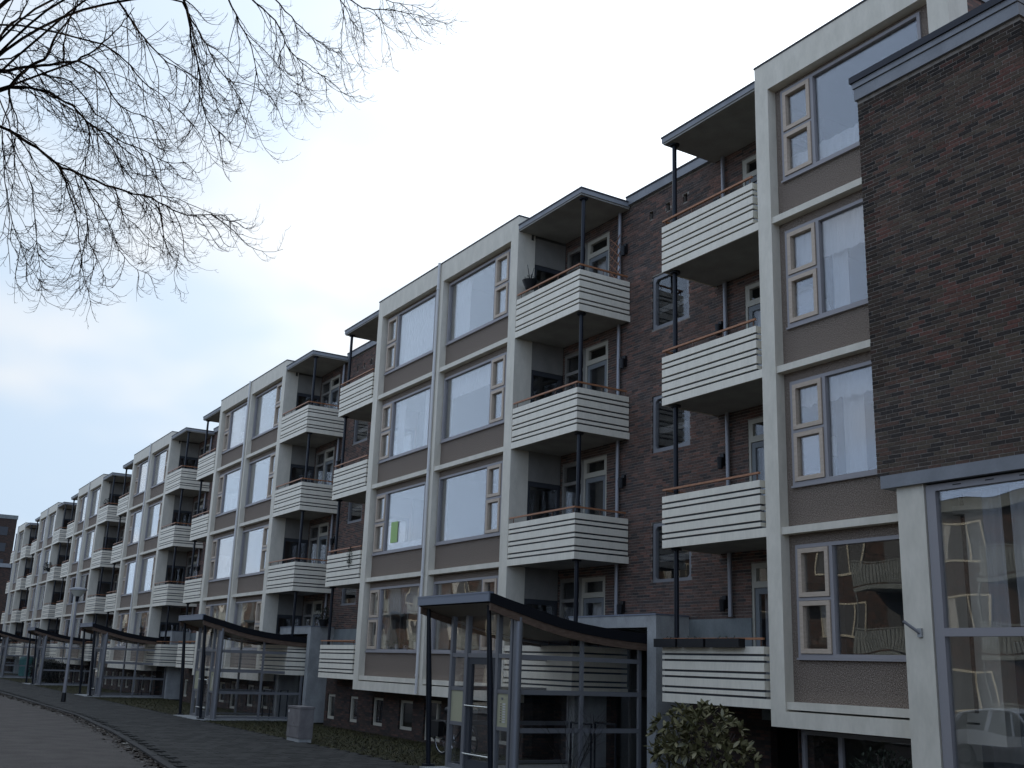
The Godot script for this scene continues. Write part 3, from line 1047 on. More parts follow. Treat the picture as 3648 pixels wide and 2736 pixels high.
func build_ground():
	sheet("ground", M.soil, -600.0, 300.0, -300.0, 400.0, G - 0.16)
	sheet("road", M.asphalt, -230.0, 60.0, 5.5, 15.5, G - 0.06)
	sheet("opposite_pavement", M.concrete, -230.0, 60.0, 15.6, 23.9, G - 0.02)
	# pavement bed up to the kerb, then the slabs on it
	var pv := Node3D.new()
	pv.name = "pavement"
	add_child(pv)
	kind(pv, "structure")
	var st := start()
	var x := -230.0
	while x < 20.0:
		var xn := minf(x + (4.0 if x > -60.0 else 20.0), 20.0)
		quad(st, Vector3(x, G - 0.03, kerb_z(x) - 0.1), Vector3(xn, G - 0.03, kerb_z(xn) - 0.1), Vector3(xn, G - 0.03, 2.75), Vector3(x, G - 0.03, 2.75))
		x = xn
	done(st, pv, "sand_bed", M.joint)
	var near := []
	var far := []
	var cam_p: Vector3 = get_node("camera").position
	for i in 700:
		var sx := 2.0 - i * 0.3
		var j := 0
		while true:
			var sz := 2.98 + j * 0.3 + (0.15 if i % 2 else 0.0)
			if sz > kerb_z(sx) - 0.26:
				break
			var p := Vector3(sx, G - 0.025, sz)
			if in_view(p) and p.distance_to(cam_p) < 40.0:
				near.append(p)
			else:
				far.append(p)
			j += 1
	near.sort_custom(func(a, b): return a.distance_squared_to(cam_p) < b.distance_squared_to(cam_p))
	var mesh := unit_box(Vector3(0.293, 0.05, 0.293))
	for i in mini(290, near.size()):
		var tilt := Basis(Vector3(rng.randf_range(-1, 1), 0, rng.randf_range(-1, 1)).normalized(), rng.randf_range(0.0, 0.009))
		put(pv, "paving_slab", mesh, M["slab_%d" % (rng.randi() % 3)], near[i] + Vector3(0, rng.randf_range(-0.003, 0.002), 0), tilt)
	far.append_array(near.slice(290))
	var mm := MultiMesh.new()
	mm.transform_format = MultiMesh.TRANSFORM_3D
	mm.use_colors = true
	mm.mesh = mesh
	mm.instance_count = far.size()
	for i in far.size():
		var tilt := Basis(Vector3(rng.randf_range(-1, 1), 0, rng.randf_range(-1, 1)).normalized(), rng.randf_range(0.0, 0.009))
		mm.set_instance_transform(i, Transform3D(tilt, far[i] + Vector3(0, rng.randf_range(-0.003, 0.002), 0)))
		var v: float = [0.036, 0.044, 0.056][rng.randi() % 3]
		mm.set_instance_color(i, Color(v, v * 0.95, v * 0.84))
	var rest := MultiMeshInstance3D.new()
	rest.name = "paving"
	rest.multimesh = mm
	rest.material_override = M.slab
	pv.add_child(rest, true)
	kind(rest, "stuff")
	# kerb stones
	var kb := Node3D.new()
	kb.name = "kerb"
	add_child(kb)
	kind(kb, "structure")
	x = 4.0
	while x > -75.0:
		var a := Vector3(x, 0, kerb_z(x))
		var b := Vector3(x - 1.0, 0, kerb_z(x - 1.0))
		var turn := atan2(-(a.z - b.z), a.x - b.x)
		put(kb, "kerb_stone", unit_box(Vector3(0.99, 0.2, 0.14)), M.kerb, (a + b) / 2.0 + Vector3(0, G - 0.1 + rng.randf_range(-0.004, 0.004), -0.02), Basis(Vector3.UP, turn))
		x -= 1.0
	bx(kb, "far_kerb", M.kerb, -230.0, -75.0, G - 0.2, G + 0.003, 5.8, 5.99)
	bx(kb, "opposite_kerb", M.kerb, -230.0, 60.0, G - 0.2, G, 15.45, 15.6)
	# wet leaves blown into the gutter
	var leaf := start()
	quad(leaf, Vector3(-0.03, 0, 0.02), Vector3(0.03, 0.004, 0.02), Vector3(0.035, 0, -0.02), Vector3(-0.025, 0.006, -0.02))
	scatter("leaf_litter", leaf.commit(), 9000, func(r):
		var lx: float = 2.0 - pow(r.randf(), 1.3) * 60.0
		var off: float = absf(r.randfn(0.0, 0.16))
		var y: float = G - 0.055 + 0.035 * exp(-off * 9.0) * r.randf()
		return Transform3D(Basis(Vector3.UP, r.randf() * TAU) * Basis(Vector3.RIGHT, r.randf_range(-0.5, 0.5)) * Basis.from_scale(Vector3.ONE * r.randf_range(0.6, 1.5)), Vector3(lx, y, kerb_z(lx) - 0.02 + off)),
		func(r):
			var t: float = r.randf()
			return Color(0.05, 0.032, 0.02).lerp(Color(0.02, 0.015, 0.011), t) if t < 0.93 else Color(0.22, 0.2, 0.17), 301)
	# rough grass between the flats and the pavement
	sheet("grass_soil", M.soil, -230.0, 2.8, -0.75, 2.8, G - 0.04)
	var tuft := start()
	var rr := RandomNumberGenerator.new()
	rr.seed = 8
	for i in 7:
		var dirn := Vector3(rr.randf_range(-1, 1), 0, rr.randf_range(-1, 1)).normalized()
		var side := dirn.cross(Vector3.UP) * 0.006
		var root := Vector3(rr.randf_range(-0.05, 0.05), 0, rr.randf_range(-0.05, 0.05))
		var hgt := rr.randf_range(0.02, 0.05)
		for v in [root - side, root + dirn * 0.05 + Vector3(0, hgt, 0), root + side]:
			tuft.set_normal(Vector3.UP)
			tuft.add_vertex(v)
	scatter("grass", tuft.commit(), 26000, func(r):
		var gx: float = 2.6 - pow(r.randf(), 1.25) * 75.0
		var gz: float = r.randf_range(-0.55, 2.95)
		return Transform3D(Basis(Vector3.UP, r.randf() * TAU) * Basis.from_scale(Vector3.ONE * r.randf_range(0.7, 1.6)), Vector3(gx, G - 0.04, gz)),
		func(r): return Color(0.034, 0.038, 0.012).lerp(Color(0.070, 0.060, 0.024), r.randf()), 302)

func scatter(called: String, mesh: Mesh, n: int, place: Callable, color: Callable, seed_: int, parent: Node = self) -> MultiMeshInstance3D:
	var r := RandomNumberGenerator.new()
	r.seed = seed_
	var mm := MultiMesh.new()
	mm.transform_format = MultiMesh.TRANSFORM_3D
	mm.use_colors = true
	mm.mesh = mesh
	mm.instance_count = n
	for i in n:
		mm.set_instance_transform(i, place.call(r))
		mm.set_instance_color(i, color.call(r))
	var o := MultiMeshInstance3D.new()
	o.name = free_name(parent, called)
	o.multimesh = mm
	o.material_override = M.leaf
	parent.add_child(o, true)
	kind(o, "stuff")
	return o

# ------------------------------------------------------------------ far off
func build_far_buildings():
	var t := node3(self, "tower_block", Vector3(-207.0, G, -1.0))
	tag(t, "brown tower block rising behind the far end of the flats", "building")
	bx(t, "wall", M.brick_dark, -7.0, 7.0, 0.0, 24.9, -10.7, 9.0)
	bx(t, "roof_band", M.plaster, -7.1, 7.1, 24.9, 25.6, -10.8, 9.1)
	bx(t, "lift_house", M.fascia, -3.0, 3.0, 25.6, 26.6, -8.0, -4.0)
	rod(t, "antenna", M.pipe, Vector3(6, 25.6, -5.6), Vector3(6, 28.4, -5.6), 0.12)
	rod(t, "antenna", M.pipe, Vector3(6, 25.6, -4.4), Vector3(6, 28.0, -4.4), 0.12)
	for f in 8:
		for c in 4:
			bx(t, "window", M.dark_frame, 7.0, 7.06, 1.6 + f * 2.9, 3.1 + f * 2.9, -9.4 + c * 4.6, -6.9 + c * 4.6)
	var b := node3(self, "low_brick_building", Vector3(-146.0, G, 0.0))
	tag(b, "low dark brick building with a pale flat roof edge closing the end of the street", "building")
	bx(b, "wall", M.brick_dark, -6.0, 6.0, 0.0, 12.2, -5.2, 16.0)
	bx(b, "roof_band", M.fascia, -6.2, 6.2, 12.2, 12.7, -5.4, 16.2)
	for f in 3:
		for c in 4:
			bx(b, "window", M.dark_frame, 6.0, 6.05, 1.6 + f * 3.4, 3.4 + f * 3.4, -3.6 + c * 5.0, -1.4 + c * 5.0)

# the next block on this side, beyond the right edge of the view: it keeps the sky off the corner house
func build_next_block():
	var o := node3(self, "next_block", Vector3(10.0, G, 0.0))
	tag(o, "brick block beyond the corner house on the right, outside the view", "building")
	bx(o, "wall", M.brick_far, 0.0, 14.0, 0.0, 12.6, -8.0, 4.8)
	bx(o, "roof_band", M.fascia, -0.15, 14.15, 12.6, 13.1, -8.15, 4.95)
	for f in 4:
		for c in 3:
			var w := node3(o, "window", Vector3(2.4 + c * 4.4, 1.6 + f * 2.85, 4.8))
			var st := start()
			sb(st, -1.0, 1.0, 0.0, 0.08, -0.02, 0.05)
			sb(st, -1.0, 1.0, 1.42, 1.5, -0.02, 0.05)
			sb(st, -1.0, -0.92, 0.08, 1.42, -0.02, 0.05)
			sb(st, 0.92, 1.0, 0.08, 1.42, -0.02, 0.05)
			done(st, w, "frame", M.cream)
			bx(w, "pane", M.dark_frame, -0.92, 0.92, 0.08, 1.42, 0.0, 0.02)

# the flats across the street, behind the camera: they show in the glass and throw light back
func build_opposite():
	var o := node3(self, "opposite_flats", Vector3(0, 0, 24.0))
	tag(o, "low brick flats with white balcony bands reflected in the ground-floor windows", "building")
	bx(o, "wall", M.brick_dark, -230.0, 12.0, G, 7.3, 0.0, 9.0)
	bx(o, "roof_band", M.plaster, -230.2, 12.2, 7.3, 7.75, -0.35, 9.2)
	bx(o, "roof", M.bitumen, -230.0, 12.0, 7.75, 7.85, 0.0, 9.0)
	var vertical := unit_box(Vector3(0.11, 0.86, 0.025))
	for c in 34:
		var x := 8.0 - 7.0 * c
		if c % 4 == 1:
			var ch := start()
			sb(ch, x - 0.6, x + 0.6, 7.85, 8.75, 2.0, 2.8)
			done(ch, o, "chimney", M.brick_dark)
		for f in 3:
			var y := G + 0.25 + 2.75 * f
			var w := node3(o, "window", Vector3(x, y, 0))
			var st := start()
			sb(st, -1.3, 1.3, 0.75, 0.83, -0.05, 0.02)
			sb(st, -1.3, 1.3, 2.17, 2.25, -0.05, 0.02)
			sb(st, -1.3, -1.22, 0.83, 2.17, -0.05, 0.02)
			sb(st, 1.22, 1.3, 0.83, 2.17, -0.05, 0.02)
			sb(st, 0.5, 0.57, 0.83, 2.17, -0.05, 0.02)
			done(st, w, "frame", M.cream)
			bx(w, "pane", M.dark_frame, -1.22, 1.22, 0.83, 2.17, -0.02, -0.01)
			if (c + f) % 3:
				bx(w, "curtain", M.net, -1.2, -0.2, 0.85, 2.15, -0.032, -0.024)
			var b := node3(o, "balcony", Vector3(x - 3.5, y, 0))
			bx(b, "slab", M.plaster, -1.7, 1.7, -0.12, 0.05, -1.4, 0.0)
			if c < 8:
				for n in 24:
					put(b, "board", vertical, M.plaster, Vector3(-1.62 + n * 0.141, 0.55, -1.38))
			else:
				bx(b, "front", M.plaster, -1.68, 1.68, 0.12, 0.98, -1.39, -1.365)
			bx(b, "handrail", M.plaster, -1.7, 1.7, 1.02, 1.07, -1.41, -1.36)
			bx(b, "door", M.dark_frame, -1.0, 0.6, 0.05, 2.25, -0.04, -0.01)
			if f < 2:
				for s in [-1.65, 1.62]:
					bx(b, "post", M.plaster, s, s + 0.05, 1.07, 2.63, -1.38, -1.33)

# ------------------------------------------------------------------ the glazed entrance shelters
const ROOF := [Vector2(3.05, 2.235), Vector2(2.65, 2.135), Vector2(2.25, 2.04), Vector2(1.8, 1.925), Vector2(1.37, 1.835), Vector2(0.85, 1.755), Vector2(0.33, 1.70), Vector2(-0.25, 1.655), Vector2(-0.85, 1.63)]

func roof_y(z: float) -> float:
	for i in ROOF.size() - 1:
		if z >= ROOF[i + 1].x:
			return lerpf(ROOF[i + 1].y, ROOF[i].y, inverse_lerp(ROOF[i + 1].x, ROOF[i].x, z))
	return 1.63

# a strip that follows the roof's curve: from x0 to x1, between two depths below the roof line
func roof_strip(x0: float, x1: float, d0: float, d1: float, m: Material, parent: Node, called: String, z_in := 0.0, z_max := 9.0):
	var st := start()
	for i in ROOF.size() - 1:
		var a: Vector2 = ROOF[i]
		var b: Vector2 = ROOF[i + 1]
		if b.x >= z_max:
			continue
		if a.x > z_max:
			a = Vector2(z_max, roof_y(z_max))
		if i == 0:
			a.x -= z_in
		var tl := [Vector3(x0, a.y - d0, a.x), Vector3(x1, a.y - d0, a.x), Vector3(x1, b.y - d0, b.x), Vector3(x0, b.y - d0, b.x)]
		var bl := [Vector3(x0, a.y - d1, a.x), Vector3(x1, a.y - d1, a.x), Vector3(x1, b.y - d1, b.x), Vector3(x0, b.y - d1, b.x)]
		quad(st, tl[0], tl[1], tl[2], tl[3])
		quad(st, bl[3], bl[2], bl[1], bl[0])
		quad(st, bl[1], bl[2], tl[2], tl[1])
		quad(st, bl[3], bl[0], tl[0], tl[3])
		if i == 0:
			quad(st, bl[0], bl[1], tl[1], tl[0])
		if i == ROOF.size() - 2:
			quad(st, bl[2], bl[3], tl[3], tl[2])
	done(st, parent, called, m)

func build_shelters():
	var words := ["nearest glazed entrance shelter with a curved black roof, a bicycle beside it", "glazed entrance shelter with curved black roof directly behind the grey utility cabinet", "third glazed entrance shelter along the row, just right of the street lamp", "fourth glazed entrance shelter, half hidden by the dark hedge left of the street lamp", "fifth glazed entrance shelter, at the left edge beside the turquoise bin", "farthest glazed entrance shelter at the end of the row"]
	var proto: Node3D = null
	for i in 6:
		var s: Node3D
		if i == 0:
			proto = make_shelter()
			s = proto
		else:
			s = proto.duplicate()
			s.name = "entrance_shelter_%03d" % i
			add_child(s)
		s.position.x = SHIFT[i]
		tag(s, words[i], "shelter", "entrance shelters along the flats")

func make_shelter() -> Node3D:
	var o := node3(self, "entrance_shelter")
	var xa := -7.0
	var xb := -4.10
	roof_strip(xa, xb, 0.0, 0.19, M.bitumen, o, "roof", 0.02)
	roof_strip(xa + 0.02, xa + 0.06, 0.192, 0.335, M.board, o, "roof_edge_board", 0.05)
	roof_strip(xb - 0.06, xb - 0.02, 0.192, 0.335, M.board, o, "roof_edge_board", 0.05)
	roof_strip(xa + 0.065, xb - 0.065, 0.18, 0.20, M.soffit, o, "soffit", 0.05)
	var st := start()
	sb(st, xa - 0.01, xb + 0.01, 2.06, 2.21, 3.03, 3.06)
	sb(st, xa - 0.012, xb + 0.012, 2.21, 2.24, 2.95, 3.07)
	done(st, o, "front_fascia", M.alu)
	# leaning front posts
	for x in [-6.88, -4.42]:
		var ps := start()
		srod(ps, Vector3(x, G, 2.68), Vector3(x, 0.45, 2.76), 0.048, 0.062, 12)
		srod(ps, Vector3(x, 0.45, 2.76), Vector3(x, roof_y(2.86) - 0.15, 2.86), 0.062, 0.04, 12)
		sb(ps, x - 0.1, x + 0.1, G, G + 0.05, 2.58, 2.78)
		done(ps, o, "front_post", M.pole)
	# front wall
	var zf := 2.4
	var ytop := roof_y(zf) - 0.17
	for p in [[-6.70, -6.61], [-6.09, -5.98], [-4.87, -4.78], [-4.36, -4.29]]:
		bx(o, "post", M.steel, p[0], p[1], G, ytop, zf - 0.09, zf)
	rod(o, "corner_column", M.steel, Vector3(-4.20, G, zf - 0.08), Vector3(-4.20, ytop - 0.1, zf - 0.08), 0.085, -1.0, 16)
	bx(o, "rail", M.steel, -6.61, -6.09, 1.05, 1.13, zf - 0.08, zf - 0.012)
	bx(o, "rail", M.steel, -5.98, -4.87, 1.05, 1.13, zf - 0.08, zf - 0.012)
	bx(o, "rail", M.steel, -4.78, -4.36, 1.05, 1.13, zf - 0.08, zf - 0.012)
	for y in [0.40, -0.27, G + 0.02]:
		bx(o, "rail", M.steel, -6.61, -6.09, y, y + 0.07, zf - 0.08, zf - 0.012)
		bx(o, "rail", M.steel, -4.78, -4.36, y, y + 0.07, zf - 0.08, zf - 0.012)
	for q in [[-6.61, -6.09], [-5.98, -4.87], [-4.78, -4.36]]:
		bx(o, "pane", M.glass_clear, q[0], q[1], 1.13, ytop, zf - 0.055, zf - 0.045)
	for q in [[-6.61, -6.09], [-4.78, -4.36]]:
		bx(o, "pane", M.glass_clear, q[0], q[1], 0.47, 1.05, zf - 0.055, zf - 0.045)
		bx(o, "pane", M.glass_clear, q[0], q[1], G + 0.09, -0.27, zf - 0.055, zf - 0.045)
	bx(o, "letter_panel", M.beige, -6.61, -6.09, -0.20, 0.40, zf - 0.06, zf - 0.03)
	var bell := node3(o, "bell_panel")
	bx(bell, "plate", M.beige, -4.78, -4.36, -0.20, 0.40, zf - 0.06, zf - 0.03)
	bx(bell, "speaker", M.steel, -4.64, -4.58, 0.29, 0.33, zf - 0.03, zf - 0.02)
	for r in 8:
		bx(bell, "button", M.chrome, -4.66, -4.62, 0.20 - r * 0.046, 0.222 - r * 0.046, zf - 0.03, zf - 0.018)
		bx(bell, "name_plate", M.pipe_white, -4.58, -4.49, 0.198 - r * 0.046, 0.224 - r * 0.046, zf - 0.03, zf - 0.024)
	var d := node3(o, "door")
	st = start()
	var da := -5.97
	var db := -4.88
	sb(st, da, da + 0.14, G + 0.03, 1.05, zf - 0.10, zf - 0.03)
	sb(st, db - 0.14, db, G + 0.03, 1.05, zf - 0.10, zf - 0.03)
	sb(st, da + 0.14, db - 0.14, 0.92, 1.05, zf - 0.10, zf - 0.03)
	sb(st, da + 0.14, db - 0.14, G + 0.03, G + 0.22, zf - 0.10, zf - 0.03)
	done(st, d, "leaf_frame", M.dark_frame)
	bx(d, "pane", M.glass_clear, da + 0.13, db - 0.13, G + 0.21, 0.93, zf - 0.07, zf - 0.06)
	rod(d, "push_bar", M.bright, Vector3(da + 0.02, 0.125, zf + 0.03), Vector3(db - 0.02, 0.125, zf + 0.03), 0.016)
	rod(d, "push_bar", M.bright, Vector3(da + 0.02, -0.775, zf + 0.03), Vector3(db - 0.02, -0.775, zf + 0.03), 0.016)
	# side walls
	for x in [-4.26, -6.72]:
		for z in [0.80, -0.62]:
			bx(o, "post", M.steel, x - 0.03, x + 0.03, G, roof_y(z) - 0.2, z - 0.035, z + 0.035)
		var ends := [[0.835, 2.24], [-0.585, 0.765]]
		for e in ends:
			for y in [G + 0.04, -0.29, 0.40, 1.04]:
				bx(o, "rail", M.steel, x - 0.028, x + 0.028, y, y + (0.085 if y > -1.0 else 0.06), e[0], e[1])
			for q in [[G + 0.10, -0.29], [-0.205, 0.40], [0.485, 1.04]]:
				bx(o, "pane", M.glass_clear, x - 0.006, x + 0.006, q[0], q[1], e[0], e[1])
			# the top pane is cut to the roof's curve
			var pt := start()
			var n := 5
			for i in n:
				var z0: float = lerpf(e[0], e[1], float(i) / n)
				var z1: float = lerpf(e[0], e[1], float(i + 1) / n)
				for sx in [-0.006, 0.006]:
					quad(pt, Vector3(x + sx, 1.125, z1), Vector3(x + sx, 1.125, z0), Vector3(x + sx, roof_y(z0) - 0.2, z0), Vector3(x + sx, roof_y(z1) - 0.2, z1))
			done(pt, o, "pane", M.glass_clear)
		roof_strip(x - 0.03, x + 0.03, 0.25, 0.29, M.steel, o, "head_rail", 0.0, 2.3)
	rod(o, "drain_pipe", M.pipe, Vector3(-4.2, G, -0.84), Vector3(-4.2, 1.88, -0.84), 0.05, -1.0, 12)
	bx(o, "floor", M.concrete, -6.75, -4.1, G - 0.03, G + 0.012, -0.6, 2.95)
	# low dark cycle rail inside
	st = start()
	for zz in [0.3, -0.3]:
		srod(st, Vector3(-4.6, G, zz), Vector3(-4.6, -0.15, zz), 0.02)
		srod(st, Vector3(-5.3, G, zz), Vector3(-5.3, -0.15, zz), 0.02)
		srod(st, Vector3(-5.3, -0.15, zz), Vector3(-4.6, -0.15, zz), 0.02)
	done(st, o, "inner_rail", M.pole)
	return o

# ------------------------------------------------------------------ things in the street
func build_street_things():
	# street lamp
	var l := node3(self, "street_lamp", Vector3(-34.8, G, 4.92))
	tag(l, "slim grey street lamp with a wide shallow mushroom head on the pavement edge", "street lamp")
	rod(l, "post", M.pipe, Vector3(0, 0.3, 0), Vector3(0, 4.2, 0), 0.075, 0.04, 14)
	rod(l, "base_sleeve", M.black, Vector3(0, 0, 0), Vector3(0, 0.36, 0), 0.10, 0.085, 14)
	rod(l, "collar", M.pole, Vector3(0, 4.0, 0), Vector3(0, 4.24, 0), 0.06, 0.075, 14)
	var bowl := mat("lamp_bowl", lin(0.62, 0.62, 0.55), 0.4)
	bowl.backlight = Color(0.8, 0.8, 0.7)
	rod(l, "bowl", bowl, Vector3(0, 4.22, 0), Vector3(0, 4.47, 0), 0.13, 0.33, 24)
	var hat := start()
	srod(hat, Vector3(0, 4.47, 0), Vector3(0, 4.53, 0), 0.37, 0.35, 24)
	srod(hat, Vector3(0, 4.53, 0), Vector3(0, 4.60, 0), 0.35, 0.12, 24)
	done(hat, l, "hat", M.fascia)
	# utility cabinet
	var c := node3(self, "utility_cabinet", Vector3(-13.6, G, 2.88))
	tag(c, "grey street cabinet standing on the grass edge before the second shelter", "cabinet")
	var cm := tmat("cabinet_paint", ntex(Vector3(0.15, 0.135, 0.13), Vector3(0.20, 0.185, 0.175), 71, 0.012, 0.1), Vector3(0.6, 0.4, 0.6), 0.6)
	bx(c, "plinth", M.concrete, -0.43, 0.43, -0.05, 0.08, -0.17, 0.16)
	bx(c, "body", cm, -0.45, 0.45, 0.08, 0.80, -0.18, 0.17)
	bx(c, "lid", cm, -0.465, 0.465, 0.80, 0.845, -0.195, 0.185)
	bx(c, "door", cm, -0.42, 0.42, 0.36, 0.775, 0.17, 0.182)
	bx(c, "door", cm, -0.42, 0.42, 0.10, 0.345, 0.17, 0.182)
	bx(c, "label", M.pipe_white, -0.40, -0.33, 0.68, 0.74, 0.182, 0.185)
	bx(c, "lock", M.chrome, 0.0, 0.03, 0.42, 0.47, 0.182, 0.192)
	# bin far down the pavement
	var b := node3(self, "waste_bin", Vector3(-76.2, G, 0.7))
	tag(b, "turquoise waste bin on the grass by the fifth shelter", "waste bin")
	var turq := mat("turquoise_plastic", lin(0.09, 0.23, 0.21), 0.5)
	rod(b, "body", turq, Vector3(0, 0.1, 0), Vector3(0, 1.35, 0), 0.42, 0.5, 16)
	rod(b, "lid", turq, Vector3(0, 1.35, 0), Vector3(0, 1.55, 0), 0.53, 0.35, 16)
	rod(b, "foot", M.black, Vector3(0, 0, 0), Vector3(0, 0.1, 0), 0.36, 0.36, 16)
	bicycle(Vector3(-9.45, G, 1.0))
	car(Vector3(-4.3, G - 0.12, 14.2))

func bicycle(at: Vector3):
	var o := node3(self, "bicycle", at, 0.06)
	tag(o, "black city bicycle with a pannier parked beside the nearest shelter", "bicycle")
	var tor := TorusMesh.new()
	tor.inner_radius = 0.305
	tor.outer_radius = 0.345
	tor.rings = 32
	tor.ring_segments = 8
	var rim := TorusMesh.new()
	rim.inner_radius = 0.292
	rim.outer_radius = 0.308
	rim.rings = 32
	rim.ring_segments = 6
	for x in [0.0, 1.12]:
		var w := node3(o, "wheel", Vector3(x, 0.345, 0))
		put(w, "tyre", tor, M.rubber, Vector3.ZERO, Basis(Vector3.RIGHT, PI / 2.0))
		put(w, "rim", rim, M.chrome, Vector3.ZERO, Basis(Vector3.RIGHT, PI / 2.0))
		var sp := start()
		for k in 18:
			var a := TAU * k / 18.0
			srod(sp, Vector3(0, 0, 0.02 * (1 if k % 2 else -1)), Vector3(cos(a) * 0.3, sin(a) * 0.3, 0), 0.0018, -1.0, 4)
		srod(sp, Vector3(0, 0, -0.05), Vector3(0, 0, 0.05), 0.025)
		done(sp, w, "spokes", M.chrome)
	var st := start()
	var hub := Vector3(0, 0.345, 0)
	var fr := Vector3(1.12, 0.345, 0)
	var bb := Vector3(0.46, 0.30, 0)
	var seat := Vector3(0.28, 0.86, 0)
	var head := Vector3(0.92, 0.84, 0)
	srod(st, bb, seat, 0.016)
	srod(st, bb, head - Vector3(-0.03, 0.12, 0), 0.018)
	srod(st, seat - Vector3(-0.05, 0.15, 0), head, 0.016)
	srod(st, hub, bb, 0.012)
	srod(st, hub, seat - Vector3(-0.03, 0.1, 0), 0.010)
	srod(st, head - Vector3(-0.04, 0.16, 0), head + Vector3(-0.03, 0.06, 0), 0.02)
	srod(st, head - Vector3(-0.04, 0.16, 0), fr, 0.013)
	done(st, o, "frame", M.pole)
	st = start()
	srod(st, head + Vector3(-0.03, 0.06, 0), head + Vector3(-0.06, 0.24, 0), 0.012)
	srod(st, head + Vector3(-0.06, 0.24, -0.02), head + Vector3(-0.02, 0.26, -0.26), 0.011)
	srod(st, head + Vector3(-0.06, 0.24, 0.02), head + Vector3(-0.02, 0.26, 0.26), 0.011)
	srod(st, head + Vector3(-0.02, 0.26, -0.26), head + Vector3(-0.22, 0.22, -0.30), 0.015)
	srod(st, head + Vector3(-0.02, 0.26, 0.26), head + Vector3(-0.22, 0.22, 0.30), 0.015)
	done(st, o, "handlebar", M.black)
	st = start()
	srod(st, seat, seat + Vector3(0, 0.10, 0), 0.013)
	srod(st, seat + Vector3(-0.12, 0.12, 0), seat + Vector3(0.16, 0.12, 0), 0.085, 0.03, 10)
	done(st, o, "saddle", M.black)
	st = start()
	srod(st, Vector3(-0.3, 0.74, -0.06), Vector3(0.22, 0.74, -0.06), 0.008)
	srod(st, Vector3(-0.3, 0.74, 0.06), Vector3(0.22, 0.74, 0.06), 0.008)
	srod(st, Vector3(-0.3, 0.74, -0.06), Vector3(-0.3, 0.74, 0.06), 0.008)
	srod(st, Vector3(-0.15, 0.74, 0.07), Vector3(0, 0.36, 0.07), 0.006)
	done(st, o, "rack", M.black)
	st = start()
	for k in 9:
		var a0 := deg_to_rad(15.0 + k * 19.0)
		var a1 := deg_to_rad(15.0 + (k + 1) * 19.0)
		srod(st, hub + Vector3(cos(a0), sin(a0), 0) * 0.375, hub + Vector3(cos(a1), sin(a1), 0) * 0.375, 0.02)
		srod(st, fr + Vector3(cos(a0), sin(a0), 0) * 0.375, fr + Vector3(cos(a1), sin(a1), 0) * 0.375, 0.02)
	done(st, o, "mudguard", M.black)
	bx(o, "pannier", M.black, -0.28, 0.12, 0.40, 0.73, 0.07, 0.20)
	bx(o, "pannier", M.black, -0.28, 0.12, 0.40, 0.73, -0.20, -0.07)
	st = start()
	srod(st, bb + Vector3(0, 0, 0.05), bb + Vector3(0.10, -0.13, 0.07), 0.010)
	srod(st, bb + Vector3(0, 0, -0.05), bb + Vector3(-0.10, 0.13, -0.07), 0.010)
	sb(st, bb.x + 0.06, bb.x + 0.15, bb.y - 0.145, bb.y - 0.12, 0.07, 0.16)
	sb(st, bb.x - 0.15, bb.x - 0.06, bb.y + 0.12, bb.y + 0.145, -0.16, -0.07)
	done(st, o, "crank", M.chrome)

